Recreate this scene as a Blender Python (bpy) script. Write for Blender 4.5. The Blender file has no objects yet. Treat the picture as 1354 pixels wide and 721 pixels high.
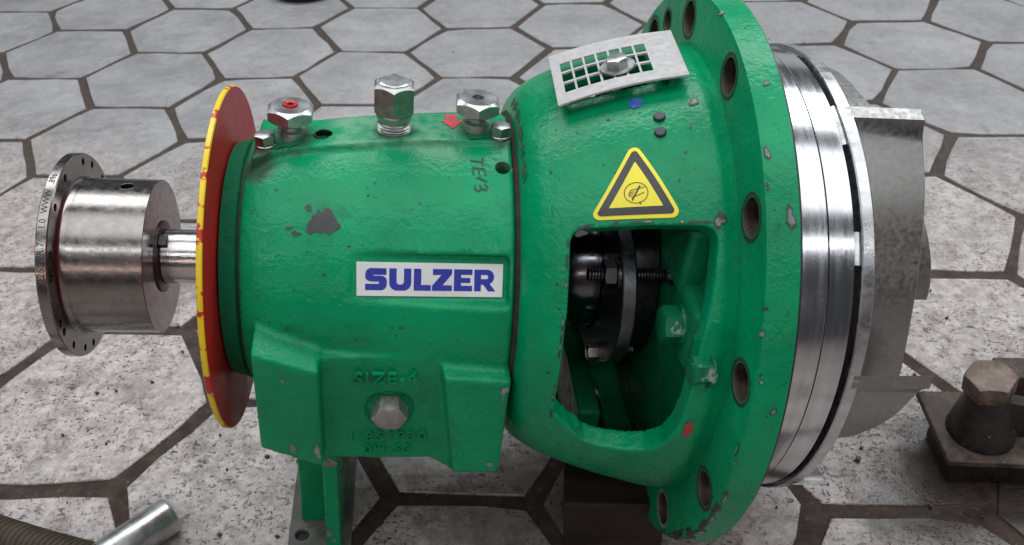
import bpy, bmesh, math, random
from math import sin, cos, pi, radians, atan2, hypot, sqrt
from mathutils import Vector, Matrix, noise

random.seed(7)
SC = bpy.context.scene
COL = SC.collection
S = 0.12                                  # metres per working unit (one paver edge)
OX, OY = 5.2, -6.8                        # world origin in working units


def W(x, y, z):
    return Vector(((x - OX) * S, (y - OY) * S, z * S))


# ------------------------------------------------------------------ camera
cam_d = bpy.data.cameras.new('camera')
cam = bpy.data.objects.new('camera', cam_d)
COL.objects.link(cam)
RT = Vector((0.998166, 0.050925, -0.032719))
UP = Vector((-0.004358, 0.599593, 0.800293))
FW = Vector((-0.060373, 0.798683, -0.598715))
M = Matrix((RT, UP, -FW)).transposed().to_4x4()
M.translation = W(5.598233, -10.838492, 4.871778)
cam.matrix_world = M
cam_d.sensor_fit = 'HORIZONTAL'
cam_d.sensor_width = 36.0
cam_d.lens = 36.0 * 0.8626695
cam_d.clip_start = 0.01
cam_d.clip_end = 100
cam_d.dof.use_dof = True
cam_d.dof.focus_distance = 0.56
cam_d.dof.aperture_fstop = 22
SC.camera = cam

# ------------------------------------------------------------------ light: a hall with ceiling lamps
wd = bpy.data.worlds.new('World')
SC.world = wd
wd.use_nodes = True
bg = wd.node_tree.nodes['Background']
bg.inputs[0].default_value = (0.86, 0.90, 1.0, 1)
bg.inputs[1].default_value = 0.05


def area(name, loc, target, sx, sy, power, col):
    l = bpy.data.lights.new(name, 'AREA')
    l.shape = 'RECTANGLE'
    l.size, l.size_y = sx, sy
    l.energy = power
    l.color = col
    o = bpy.data.objects.new(name, l)
    COL.objects.link(o)
    o.location = loc
    d = (Vector(target) - Vector(loc)).normalized()
    z = -d
    x = Vector((1, 0.1, 0))
    y = z.cross(x).normalized()
    x = y.cross(z).normalized()
    o.matrix_world = Matrix((x, y, z)).transposed().to_4x4()
    o.matrix_world.translation = Vector(loc)
    return o


area('ceiling_lamp', (0.1, 1.30, 2.35), (0, 0, 0.2), 4.6, 0.95, 62, (0.92, 0.97, 1.0))
area('ceiling_panel', (0.1, -0.55, 3.0), (0, -0.3, 0.0), 6.0, 1.8, 62, (0.95, 0.97, 1.0))
area('ceiling_lamp', (0.1, -1.75, 1.95), (0, 0, 0.2), 4.6, 0.10, 14, (0.95, 0.97, 1.0))
area('wall_lamp', (-0.3, -2.9, 1.15), (0, 0, 0.2), 4.6, 0.08, 8, (1.0, 0.76, 0.70))
area('back_fill', (0.5, 4.6, 1.25), (0, 0, 0.1), 5.0, 1.5, 9, (0.93, 0.97, 1.0))  # added area light brightening the ring tops from behind; no doorway known

SC.view_settings.view_transform = 'Standard'
SC.view_settings.look = 'None'
SC.view_settings.exposure = 0.38
SC.view_settings.gamma = 1.0
SC.view_settings.use_curve_mapping = False
SC.render.engine = 'CYCLES'
SC.cycles.use_denoising = True


# ------------------------------------------------------------------ material helper
class Mat:
    def __init__(self, name):
        self.m = bpy.data.materials.new(name)
        self.m.use_nodes = True
        self.nt = self.m.node_tree
        self.b = self.nt.nodes['Principled BSDF']
        self.tc = self.n('ShaderNodeTexCoord')
        self.co = self.tc.outputs['Object']

    def n(self, t, **kw):
        x = self.nt.nodes.new(t)
        for k, v in kw.items():
            setattr(x, k, v)
        return x

    def l(self, a, b):
        self.nt.links.new(a, b)

    def setv(self, sock, v):
        if isinstance(v, (int, float, tuple, list)):
            if isinstance(v, (tuple, list)) and len(v) == 3 and sock.type == 'RGBA':
                v = (*v, 1)
            sock.default_value = v
        else:
            self.l(v, sock)

    def noise(self, scale, detail=4, rough=.55, co=None, dist=0.0, out='Fac'):
        x = self.n('ShaderNodeTexNoise')
        x.inputs['Scale'].default_value = scale
        x.inputs['Detail'].default_value = detail
        x.inputs['Roughness'].default_value = rough
        x.inputs['Distortion'].default_value = dist
        self.l(co or self.co, x.inputs['Vector'])
        return x.outputs[out]

    def voro(self, scale, co=None, feature='F1', rnd=1.0, out='Distance'):
        x = self.n('ShaderNodeTexVoronoi')
        x.feature = feature
        x.inputs['Scale'].default_value = scale
        x.inputs['Randomness'].default_value = rnd
        self.l(co or self.co, x.inputs['Vector'])
        return x.outputs[out]

    def ramp(self, f, a, b, smooth=True):
        x = self.n('ShaderNodeMapRange')
        x.interpolation_type = 'SMOOTHSTEP' if smooth else 'LINEAR'
        self.l(f, x.inputs['Value'])
        x.inputs['From Min'].default_value = a
        x.inputs['From Max'].default_value = b
        return x.outputs['Result']

    def remap(self, f, a, b, c, d):
        x = self.n('ShaderNodeMapRange')
        self.l(f, x.inputs['Value'])
        for k, v in zip(('From Min', 'From Max', 'To Min', 'To Max'), (a, b, c, d)):
            x.inputs[k].default_value = v
        return x.outputs['Result']

    def mix(self, f, a, b, mode='MIX'):
        x = self.n('ShaderNodeMix', data_type='RGBA', blend_type=mode)
        self.setv(x.inputs[0], f)
        self.setv(x.inputs[6], a)
        self.setv(x.inputs[7], b)
        return x.outputs[2]

    def math(self, op, a, b=0.0):
        x = self.n('ShaderNodeMath', operation=op)
        self.setv(x.inputs[0], a)
        self.setv(x.inputs[1], b)
        return x.outputs[0]

    def mapping(self, scale=(1, 1, 1), rot=(0, 0, 0), co=None, loc=(0, 0, 0)):
        x = self.n('ShaderNodeMapping')
        x.inputs['Scale'].default_value = scale
        x.inputs['Rotation'].default_value = rot
        x.inputs['Location'].default_value = loc
        self.l(co or self.co, x.inputs['Vector'])
        return x.outputs[0]

    def bump(self, h, strength=.3, dist=.001):
        x = self.n('ShaderNodeBump')
        x.inputs['Strength'].default_value = strength
        x.inputs['Distance'].default_value = dist
        self.l(h, x.inputs['Height'])
        self.l(x.outputs[0], self.b.inputs['Normal'])

    def fin(self, col, rough, metal=0.0, spec=None, coat=None):
        self.setv(self.b.inputs['Base Color'], col)
        self.setv(self.b.inputs['Roughness'], rough)
        self.setv(self.b.inputs['Metallic'], metal)
        if spec is not None:
            self.setv(self.b.inputs['Specular IOR Level'], spec)
        if coat is not None:
            self.b.inputs['Coat Weight'].default_value = coat
            self.b.inputs['Coat Roughness'].default_value = .15
        return self.m


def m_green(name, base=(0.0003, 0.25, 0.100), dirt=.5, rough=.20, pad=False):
    k = Mat(name)
    big = k.noise(11, 6, .62)
    col = k.mix(k.ramp(big, .32, .7), tuple(c * .78 for c in base), tuple(min(1, c * 1.12) for c in base))
    g = k.ramp(k.noise(26, 9, .72, dist=.4), .54, .74)
    col = k.mix(k.math('MULTIPLY', g, dirt), col, (0.012, 0.060, 0.034))
    # dust dulling
    du = k.ramp(k.noise(19, 8, .7, k.mapping((1, 1, 1), loc=(4, 1, 2))), .56, .76)
    col = k.mix(k.math('MULTIPLY', du, .10), col, (.12, .22, .16))
    sp = k.ramp(k.noise(330, 2, .5), .66, .72)
    spn = k.ramp(k.noise(42, 4), .48, .64)
    speck = k.math('MULTIPLY', sp, spn)
    col = k.mix(k.math('MULTIPLY', speck, .75), col, (0.010, 0.028, 0.018))
    chip = k.ramp(k.noise(75, 7, .78), .735, .748)
    col = k.mix(chip, col, (0.055, 0.07, 0.062))
    sc = k.ramp(k.noise(70, 5, .6, k.mapping((1, 9, 14), (.4, .7, .3))), .69, .72)
    col = k.mix(k.math('MULTIPLY', sc, .4), col, (0.012, 0.07, 0.04))
    r = k.remap(k.noise(40, 6, .7), .3, .7, rough - .09, rough + .20)
    r = k.math('ADD', r, k.math('MULTIPLY', g, .25))
    if pad:
        # dust trodden into the top pad and oily dirt where the plugs have wept
        sp3 = k.n('ShaderNodeSeparateXYZ')
        k.l(k.co, sp3.inputs[0])
        nz = k.noise(48, 8, .72, k.mapping((1, 1, 1), loc=(3, 8, 1)))
        top = k.ramp(sp3.outputs[2], .800 * S, .825 * S)
        mid = k.math('MULTIPLY', k.ramp(sp3.outputs[0], .42 * S, .60 * S), k.ramp(sp3.outputs[0], 1.28 * S, 1.10 * S))
        dd = k.math('MULTIPLY', k.math('MULTIPLY', top, mid), k.ramp(nz, .36, .60))
        col = k.mix(k.math('MULTIPLY', dd, .50), col, (.22, .36, .26))
        r = k.math('ADD', r, k.math('MULTIPLY', dd, .2))
        for (px, py, pz, rad) in ((.33, -.03, .785, .17), (1.30, -.03, .868, .13), (1.42, -.10, .868, .10), (.225, -.1, .772, .12), (.18, -.22, .72, .13), (.868, -.03, .85, .13)):
            ds = k.n('ShaderNodeVectorMath', operation='DISTANCE')
            k.l(k.co, ds.inputs[0])
            ds.inputs[1].default_value = (px * S, py * S, pz * S)
            dm = k.math('ADD', ds.outputs['Value'], k.math('MULTIPLY', k.math('SUBTRACT', nz, .5), rad * S * 1.6))
            dm = k.ramp(dm, rad * S, rad * S * .45)
            col = k.mix(k.math('MULTIPLY', dm, .78), col, (.030, .036, .026))
            r = k.math('ADD', r, k.math('MULTIPLY', dm, .12))
    # cast skin under brushed paint
    h = k.math('ADD', k.math('MULTIPLY', k.noise(70, 4, .55), 1.0), k.math('MULTIPLY', k.noise(210, 3), .45))
    h = k.math('ADD', h, k.math('MULTIPLY', k.noise(430, 2), .32))
    h = k.math('SUBTRACT', h, k.math('MULTIPLY', chip, .5))
    h = k.math('SUBTRACT', h, k.math('MULTIPLY', speck, .4))
    k.bump(h, .55, .0016)
    return k.fin(col, r, 0, .22)


def m_steel(name, base=(.56, .57, .59), rough=.24, pits=.4, brown=.0, stretch=(1, 1, 1), metal=1.0, bump=.12):
    k = Mat(name)
    st = k.mapping(stretch)
    n1 = k.noise(160, 6, .7, st)
    col = k.mix(k.ramp(n1, .3, .75), tuple(c * .8 for c in base), base)
    p = k.ramp(k.noise(420, 4, .7), .60, .70)
    pm = k.ramp(k.noise(38, 4, .6), .42, .66)
    p = k.math('MULTIPLY', k.math('MULTIPLY', p, pm), pits)
    col = k.mix(p, col, (.03, .026, .024))
    if brown:
        bm = k.ramp(k.noise(24, 6, .65), .35, .75)
        col = k.mix(k.math('MULTIPLY', bm, brown), col, (.16, .10, .075))
    r = k.remap(k.noise(200, 4, .6, st), .3, .7, rough * .75, rough * 1.35)
    r = k.math('ADD', r, k.math('MULTIPLY', p, .4))
    k.bump(k.math('SUBTRACT', n1, p), bump, .0004)
    return k.fin(col, r, metal)


def m_rust(name, a=(.036, .027, .022), b=(.105, .075, .058), rough=.7, metal=.35):
    k = Mat(name)
    n = k.noise(70, 8, .7)
    col = k.mix(k.ramp(n, .35, .7), a, b)
    col = k.mix(k.ramp(k.noise(22, 5, .6), .55, .72), col, (.025, .018, .015))
    col = k.mix(k.math('MULTIPLY', k.ramp(k.noise(190, 4, .7), .63, .72), .5), col, (.32, .25, .2))
    k.bump(k.noise(150, 6, .7), .6, .0012)
    return k.fin(col, k.remap(n, .3, .7, rough - .2, rough + .1), metal)


def m_plain(name, col, rough=.5, metal=0.0, var=.25, scale=60, bump=.0):
    k = Mat(name)
    n = k.noise(scale, 6, .65)
    c = k.mix(k.ramp(n, .3, .75), tuple(x * (1 - var) for x in col), tuple(min(1, x * (1 + var * .4)) for x in col))
    if bump:
        k.bump(n, bump, .0008)
    return k.fin(c, k.remap(k.noise(scale * 2, 4), .3, .7, max(.03, rough - .1), min(1, rough + .1)), metal)


def m_worn(name, col, under, lo, hi, rough=.4, scale=90, dirt=(.03, .02, .02), dlo=.6, dhi=.8, dscale=40, bump=.15):
    """paint worn to what lies under it, with grime"""
    k = Mat(name)
    w = k.ramp(k.noise(scale, 7, .7), lo, hi)
    n = k.noise(25, 4)
    c = k.mix(k.ramp(n, .3, .7), tuple(x * .85 for x in col), col)
    c = k.mix(w, c, under)
    d = k.ramp(k.noise(dscale, 7, .7, k.mapping((1, 1, 1), loc=(3.1, 1.7, .3))), dlo, dhi)
    c = k.mix(k.math('MULTIPLY', d, .8), c, dirt)
    k.bump(k.noise(scale * 2, 4), bump, .0005)
    return k.fin(c, k.remap(n, .3, .7, rough - .06, rough + .12), 0)


def m_tile():
    k = Mat('paver_concrete')
    geo = k.n('ShaderNodeNewGeometry')
    co = geo.outputs['Position']
    k.co = co
    oi = k.n('ShaderNodeObjectInfo')
    rnd = oi.outputs['Random']
    shift = k.n('ShaderNodeVectorMath', operation='ADD')
    k.l(co, shift.inputs[0])
    comb = k.n('ShaderNodeCombineXYZ')
    k.l(k.math('MULTIPLY', rnd, 31.0), comb.inputs[0])
    k.l(k.math('MULTIPLY', rnd, 17.0), comb.inputs[1])
    k.l(comb.outputs[0], shift.inputs[1])
    pc = shift.outputs[0]
    base = k.mix(k.ramp(k.noise(8, 7, .65, pc), .32, .68), (.235, .235, .245), (.36, .36, .362))
    base = k.mix(k.remap(rnd, 0, 1, 0, .45), base, (.235, .235, .24))
    # floor wear, plus warm front light painted in towards the camera
    sep = k.n('ShaderNodeSeparateXYZ')
    k.l(co, sep.inputs[0])
    wear_warm = k.math('ADD', k.ramp(sep.outputs[1], 1.05, -.05), k.math('MULTIPLY', k.math('SUBTRACT', k.noise(3.5, 4), .5), .7))
    wear_warm = k.ramp(wear_warm, .10, .90)
    base = k.mix(k.math('MULTIPLY', wear_warm, .7), base, (.40, .335, .31))  # warm lamp tint put into the floor colour
    # scoured pale skin, tinted for the warm front light, and sandy grain
    pale = k.ramp(k.noise(55, 9, .78, pc), .42, .60)
    base = k.mix(k.math('MULTIPLY', pale, k.remap(wear_warm, 0, 1, .12, .62)), base, (.60, .55, .52))
    fine = k.noise(520, 3, .7, pc)
    base = k.mix(k.math('MULTIPLY', k.ramp(fine, .50, .70), k.remap(wear_warm, 0, 1, .14, .42)), base, (.12, .105, .098))
    # brown-grey grime: wide, then cloudy, then fine
    for sc_, lo, hi, a0, a1, off, cl in ((5, .46, .70, .30, .58, 1.3, (.17, .14, .122)), (17, .47, .66, .20, .62, 2.7, (.125, .10, .086)), (75, .49, .64, .08, .62, 4.1, (.10, .078, .068))):
        g = k.ramp(k.noise(sc_, 9, .74, k.mapping((1, 1, 1), loc=(off, off * 2, 0)), dist=.25), lo, hi)
        base = k.mix(k.math('MULTIPLY', g, k.remap(wear_warm, 0, 1, a0, a1)), base, cl)
    # short dark flecks and scratches, several directions, thin
    fl = None
    for sc_, st, rot, lo, hi in ((260, (1, .35, 1), .45, .67, .715), (330, (.40, 1, 1), .25, .66, .70), (290, (.45, 1, 1), -.6, .65, .70), (380, (1, .7, 1), .9, .63, .69), (130, (.08, 1, 1), .85, .72, .75), (120, (.7, 1, 1), .1, .68, .72), (75, (.8, 1, 1), .4, .72, .75)):
        f = k.ramp(k.noise(sc_, 2, .5, k.mapping(st, (0, 0, rot), pc)), lo, hi)
        fl = f if fl is None else k.math('MAXIMUM', fl, f)
    dens = k.ramp(k.noise(14, 4, .6, k.mapping((1, 1, 1), loc=(7, 3, 0))), .32, .60)
    amt = k.math('MULTIPLY', k.math('MULTIPLY', dens, .95), k.remap(wear_warm, 0, 1, .30, 1.0))
    base = k.mix(k.math('MULTIPLY', fl, amt), base, (.035, .028, .025))
    wsp = k.math('MULTIPLY', k.ramp(k.noise(60, 6, .75, k.mapping((1, 1, 1), loc=(9, 9, 0))), .66, .74), k.ramp(sep.outputs[1], .70, 1.15))
    base = k.mix(k.math('MULTIPLY', wsp, .7), base, (.58, .58, .57))
    # oil: pool round the machine mount and odd drips; shade under the pump is painted in too
    pool = k.n('ShaderNodeVectorMath', operation='DISTANCE')
    k.l(co, pool.inputs[0])
    pool.inputs[1].default_value = W(8.35, -6.75, 0)
    pd = k.math('ADD', pool.outputs['Value'], k.math('MULTIPLY', k.math('SUBTRACT', k.noise(16, 8, .72), .5), .16))
    oil_shade = k.ramp(pd, .125, .055)
    pump_shade = k.n('ShaderNodeVectorMath', operation='DISTANCE')
    k.l(co, pump_shade.inputs[0])
    pump_shade.inputs[1].default_value = W(5.45, -7.1, 0)  # painted shade under the pump, with some staining by the wooden block
    pump_shade_d = k.math('ADD', pump_shade.outputs['Value'], k.math('MULTIPLY', k.math('SUBTRACT', k.noise(21, 8, .74), .5), .22))
    oil_shade = k.math('MAXIMUM', oil_shade, k.math('MULTIPLY', k.ramp(pump_shade_d, .12, .04), .62))
    oil2 = k.ramp(k.noise(6.5, 5, .6, k.mapping((1, 1, 1), loc=(1.3, 4.2, 0))), .64, .74)
    oil_shade_mask = k.math('MAXIMUM', k.math('MULTIPLY', oil_shade, .93), k.math('MULTIPLY', oil2, .45))
    base = k.mix(oil_shade_mask, base, (.030, .020, .016))
    hb = k.math('SUBTRACT', k.math('MULTIPLY', fine, .35), k.math('MULTIPLY', fl, amt))
    hb = k.math('ADD', hb, k.math('MULTIPLY', k.noise(70, 8, .7, pc), .7))
    k.bump(hb, .55, .0014)
    r = k.remap(k.noise(18, 7, .65, pc), .3, .7, .28, .58)
    r = k.math('SUBTRACT', r, k.math('MULTIPLY', oil_shade_mask, .12))
    return k.fin(base, r, 0, .5)


def m_mortar():
    k = Mat('joint_dirt')
    geo = k.n('ShaderNodeNewGeometry')
    k.co = geo.outputs['Position']
    n = k.noise(60, 8, .7)
    c = k.mix(k.ramp(n, .3, .7), (.030, .019, .016), (.072, .050, .040))
    sep = k.n('ShaderNodeSeparateXYZ')
    k.l(k.co, sep.inputs[0])
    far = k.ramp(sep.outputs[1], .05, .6)
    c = k.mix(k.math('MULTIPLY', far, .3), c, (.10, .088, .075))
    c = k.mix(k.math('MULTIPLY', k.ramp(k.noise(240, 4, .7), .62, .72), .5), c, (.24, .2, .17))
    k.bump(k.noise(180, 6, .7), .8, .003)
    return k.fin(c, .8, 0, .3)


def m_wood():
    k = Mat('oily_wood')
    g = k.noise(55, 6, .6, k.mapping((.15, 1.4, 1.4)))
    c = k.mix(k.ramp(g, .3, .7), (.008, .0055, .0045), (.030, .016, .011))
    c = k.mix(k.math('MULTIPLY', k.ramp(k.noise(20, 5, .6), .5, .7), .7), c, (.016, .011, .009))
    c = k.mix(k.math('MULTIPLY', k.ramp(k.noise(33, 6, .7, k.mapping((1, 1, 1), loc=(2, 1, 5))), .58, .70), .6), c, (.075, .034, .014))
    k.bump(g, .5, .002)
    return k.fin(c, .62, 0, .4)


def m_zinc(name='zinc_plate'):
    k = Mat(name)
    n = k.noise(90, 6, .65)
    c = k.mix(k.ramp(n, .3, .7), (.40, .415, .415), (.58, .59, .585))
    c = k.mix(k.math('MULTIPLY', k.ramp(k.noise(260, 4, .7), .6, .7), .5), c, (.20, .19, .17))
    k.bump(k.noise(220, 4), .2, .0004)
    return k.fin(c, k.remap(k.noise(60, 5), .3, .7, .2, .42), .9)


G = m_green('green_paint')
GH = m_green('green_paint_housing', pad=True)
GD = m_green('green_paint_grimy', base=(.003, .15, .066), dirt=.9, rough=.42)
GI = m_green('green_paint_inside_shade', base=(0.001, 0.15, 0.062), dirt=.65, rough=.4)  # base colour darkened to imitate the shade inside the lantern
STEEL_HUB = m_steel('hub_steel', (.29, .272, .26), .22, .40, .22, (1, 1, 1), bump=.10)
STEEL_SHAFT = m_steel('shaft_steel', (.60, .58, .56), .16, .5, .15, (.3, 3, 3), bump=.3)
STEEL_RING = m_steel('ring_steel', (.60, .61, .63), .17, .35, 0, (1.5, .10, .10), bump=.05)
STEEL_IMP = m_steel('impeller_steel', (.33, .322, .31), .40, .05, .0, (1.5, 1.5, 1.5), bump=.02)
STEEL_RIM = m_steel('impeller_rim_steel', (.60, .61, .61), .30, .2, .0, (.5, 1, 1), bump=.06)
ZINC = m_zinc()
ZINC_DULL = m_steel('dull_zinc', (.47, .49, .48), .36, .4, .1, bump=.2)
DARK_STEEL = m_steel('dark_steel', (.10, .10, .108), .34, .4, .1, bump=.2)
BLACK = m_plain('black_hole', (.012, .011, .010), .6)
DARKGAP = m_plain('black_seal', (.014, .014, .016), .45)
RUSTHOLE = m_rust('hole_rust', (.022, .014, .011), (.10, .055, .035), .6, .3)
PRIMER = m_plain('grey_primer', (.030, .038, .038), .5, 0, .4, 150, .3)
PALE = m_plain('bare_filler', (.20, .23, .21), .55, 0, .6, 120, .4)
GRIME = m_plain('brown_grime', (.026, .021, .016), .8, 0, .6, 140, .8)
GUARD_RED = m_worn('guard_red', (.46, .006, .008), (.12, .008, .010), .60, .80, .42, 60, (.035, .010, .010), .62, .82, 22)
GUARD_RIM = m_worn('guard_yellow', (.78, .55, .008), (.42, .015, .010), .55, .57, .35, 45, (.08, .06, .02), .63, .70, 120)
RED = m_plain('red_plastic', (.42, .018, .018), .4)
REDMARK = m_plain('red_marker', (.50, .045, .05), .5, 0, .4, 120, .2)
BLUEMARK = m_plain('blue_paint', (.05, .10, .42), .45, 0, .4, 200)
LABEL_WHITE = m_worn('label_white', (.74, .77, .76), (.42, .47, .45), .66, .74, .3, 130, (.2, .22, .2), .68, .76, 160, .03)
LABEL_BLUE = m_plain('label_blue', (.012, .030, .36), .32, 0, .2, 90)
SIGN_YELLOW = m_worn('sign_yellow', (.82, .70, .015), (.65, .52, .03), .62, .8, .28, 60, (.25, .2, .04), .72, .78, 160, .03)
SIGN_BLACK = m_worn('sign_black', (.022, .022, .024), (.30, .31, .29), .68, .72, .3, 150, (.1, .1, .09), .72, .8, 90, .03)
INK = m_plain('marker_ink', (.01, .05, .03), .6)
INKBLACK = m_plain('print_black', (.03, .025, .01), .5)
ENGRAVE = m_plain('engraved_dark', (.03, .03, .035), .6)
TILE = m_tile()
MORTAR = m_mortar()
WOOD = m_wood()
RUST = m_rust('rusty_iron')
RUST_TOP = m_rust('rusty_iron_worn', (.10, .075, .06), (.25, .19, .155), .6, .45)
RUST_DARK = m_rust('oily_iron', (.012, .010, .009), (.035, .026, .022), .5, .3)
PIPE = m_zinc('galvanised_pipe')
HOSE = m_plain('hose_brown', (.055, .038, .022), .7, 0, .5, 80, .5)
RUBBER = m_plain('black_rubber', (.008, .009, .014), .45, 0, .3, 60)
ALU = m_plain('grille_aluminium', (.50, .49, .485), .36, .25, .06, 130, .05)


# ------------------------------------------------------------------ object helpers
def mk(name, bm, mats, parent=None, loc=(0, 0, 0), rot=None, smooth=38, bevel=0.0, segs=2, kind=None):
    """link a bmesh in working units as one object in metres"""
    bmesh.ops.transform(bm, matrix=Matrix.Scale(S, 4), verts=bm.verts)
    bmesh.ops.recalc_face_normals(bm, faces=bm.faces) if getattr(bm, '_fix', True) is True and not name.startswith('sky') else None
    me = bpy.data.meshes.new(name)
    bm.to_mesh(me)
    bm.free()
    for m in (mats if isinstance(mats, (list, tuple)) else [mats]):
        me.materials.append(m)
    return link(name, me, parent, loc, rot, smooth, bevel, segs, kind)


def link(name, me, parent=None, loc=(0, 0, 0), rot=None, smooth=38, bevel=0.0, segs=2, kind=None):
    if smooth:
        me.polygons.foreach_set('use_smooth', [True] * len(me.polygons))
        me.set_sharp_from_angle(angle=radians(smooth))
    o = bpy.data.objects.new(name, me)
    COL.objects.link(o)
    if parent:
        o.parent = parent
    o.location = Vector(loc) * S
    if rot is not None:
        o.rotation_mode = 'QUATERNION'
        o.rotation_quaternion = rot
    if bevel:
        b = o.modifiers.new('edge', 'BEVEL')
        b.width = bevel * S
        b.segments = segs
        b.limit_method = 'ANGLE'
        b.angle_limit = radians(40)
        b.harden_normals = False
    if kind:
        o['kind'] = kind
    return o


def copy_of(o, parent, loc, rot=None):
    c = o.copy()
    COL.objects.link(c)
    c.parent = parent
    c.location = Vector(loc) * S
    if rot is not None:
        c.rotation_mode = 'QUATERNION'
        c.rotation_quaternion = rot
    return c


def thing(name, label, cat, loc, group=None):
    o = bpy.data.objects.new(name, None)
    COL.objects.link(o)
    o.empty_display_size = .03
    o.location = loc
    o['label'] = label
    o['category'] = cat
    if group:
        o['group'] = group
    return o


def tag(o, label, cat, group=None):
    o['label'] = label
    o['category'] = cat
    if group:
        o['group'] = group
    return o


def nb():
    return bmesh.new()


def box(bm, x0, x1, y0, y1, z0, z1, mat=0):
    v = [bm.verts.new((x, y, z)) for x in (x0, x1) for y in (y0, y1) for z in (z0, z1)]
    for f in ((0, 1, 3, 2), (4, 6, 7, 5), (0, 4, 5, 1), (2, 3, 7, 6), (0, 2, 6, 4), (1, 5, 7, 3)):
        bm.faces.new([v[i] for i in f]).material_index = mat
    return bm


def hexa(bm, pts):
    """box from 8 points ordered x(2) y(2) z(2)"""
    v = [bm.verts.new(p) for p in pts]
    for f in ((0, 1, 3, 2), (4, 6, 7, 5), (0, 4, 5, 1), (2, 3, 7, 6), (0, 2, 6, 4), (1, 5, 7, 3)):
        bm.faces.new([v[i] for i in f])
    return bm


def revolve(bm, prof, n=96, mat=None, closed=False, axis='x'):
    """prof: list of (x, r) turned about the x axis; r=0 makes a pole"""
    rings = []
    for (x, r) in prof:
        if r <= 1e-6:
            rings.append([bm.verts.new((x, 0, 0))])
        else:
            rings.append([bm.verts.new((x, -r * cos(2 * pi * i / n), r * sin(2 * pi * i / n))) for i in range(n)])
    m = len(rings)
    for j in range(m if closed else m - 1):
        a, b = rings[j], rings[(j + 1) % m]
        for i in range(n):
            k = (i + 1) % n
            if len(a) == 1 and len(b) == 1:
                continue
            if len(a) == 1:
                f = bm.faces.new((a[0], b[i], b[k]))
            elif len(b) == 1:
                f = bm.faces.new((a[i], b[0], a[k]))
            else:
                f = bm.faces.new((a[i], b[i], b[k], a[k]))
            if mat:
                f.material_index = mat[j]
    if axis == 'z':
        bmesh.ops.transform(bm, matrix=Matrix.Rotation(radians(-90), 4, 'Y'), verts=bm.verts)
    return bm


def xdir(d):
    """rotation taking +x to d"""
    return Vector((1, 0, 0)).rotation_difference(Vector(d).normalized())


def zdir(d):
    return Vector((0, 0, 1)).rotation_difference(Vector(d).normalized())


def hexhead(bm, af, h, z0=0.0, cham=.96, bottom=False, n=72, hole=0.0, hole_d=0.0, tilt=.55):
    """hexagon prism along z with a turned chamfer on top"""
    rc = af / 2 * cham
    rows = []
    ang = [2 * pi * i / n for i in range(n)]

    def hx(a):
        return af / 2 / cos(((a + pi / 6) % (pi / 3)) - pi / 6)
    rows.append([(hx(a) * .985, a, z0) for a in ang])
    if bottom:
        rows[-1] = [(rc, a, z0) for a in ang]
        rows.append([(hx(a), a, z0 + max(.0, hx(a) - rc) * tilt) for a in ang])
    else:
        rows.append([(hx(a), a, z0 + .004) for a in ang])
    rows.append([(hx(a), a, z0 + h - max(.0, hx(a) - rc) * tilt) for a in ang])
    rows.append([(rc, a, z0 + h) for a in ang])
    if hole:
        rows.append([(hole, a, z0 + h) for a in ang])
        rows.append([(hole * .96, a, z0 + h - hole_d) for a in ang])
    vs = [[bm.verts.new((r * cos(a), r * sin(a), z)) for (r, a, z) in row] for row in rows]
    for a, b in zip(vs, vs[1:]):
        for i in range(n):
            k = (i + 1) % n
            bm.faces.new((a[i], a[k], b[k], b[i]))
    bm.faces.new(vs[0][::-1])
    bm.faces.new(vs[-1])
    return bm


def zrev(bm, prof, n=48):
    """prof (r, z) turned about z"""
    rings = []
    for r, z in prof:
        rings.append([bm.verts.new((0, 0, z))] if r < 1e-6 else [bm.verts.new((r * cos(2 * pi * i / n), r * sin(2 * pi * i / n), z)) for i in range(n)])
    for a, b in zip(rings, rings[1:]):
        for i in range(n):
            k = (i + 1) % n
            if len(a) == 1:
                bm.faces.new((a[0], b[i], b[k]))
            elif len(b) == 1:
                bm.faces.new((a[i], a[k], b[0]))
            else:
                bm.faces.new((a[i], a[k], b[k], b[i]))
    return bm


def apply_mods(o):
    dg = bpy.context.evaluated_depsgraph_get()
    dg.update()
    me = bpy.data.meshes.new_from_object(o.evaluated_get(dg))
    old = o.data
    o.modifiers.clear()
    o.data = me
    bpy.data.meshes.remove(old)


def cut(o, bms, op='DIFFERENCE'):
    """boolean o with each bmesh (working units, same frame as o)"""
    tmp = []
    for bm in bms:
        bmesh.ops.recalc_face_normals(bm, faces=bm.faces)
        bmesh.ops.transform(bm, matrix=Matrix.Scale(S, 4), verts=bm.verts)
        me = bpy.data.meshes.new('cut')
        bm.to_mesh(me)
        bm.free()
        c = bpy.data.objects.new('cut', me)
        COL.objects.link(c)
        c.parent = o.parent
        c.location = o.location
        c.rotation_mode = o.rotation_mode
        c.rotation_quaternion = o.rotation_quaternion
        md = o.modifiers.new('b', 'BOOLEAN')
        md.object = c
        md.operation = op
        md.solver = 'EXACT'
        tmp.append(c)
    bpy.context.view_layer.update()
    apply_mods(o)
    for c in tmp:
        me = c.data
        bpy.data.objects.remove(c)
        bpy.data.meshes.remove(me)
    me = o.data
    me.polygons.foreach_set('use_smooth', [True] * len(me.polygons))
    me.set_sharp_from_angle(angle=radians(38))


def cast(o, voxel, it):
    """one skin over united shapes, rounded like a casting"""
    m = o.modifiers.new('r', 'REMESH')
    m.mode = 'VOXEL'
    m.voxel_size = voxel * S
    m2 = o.modifiers.new('s', 'SMOOTH')
    m2.factor = .5
    m2.iterations = it
    apply_mods(o)
    me = o.data
    me.polygons.foreach_set('use_smooth', [True] * len(me.polygons))


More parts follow.
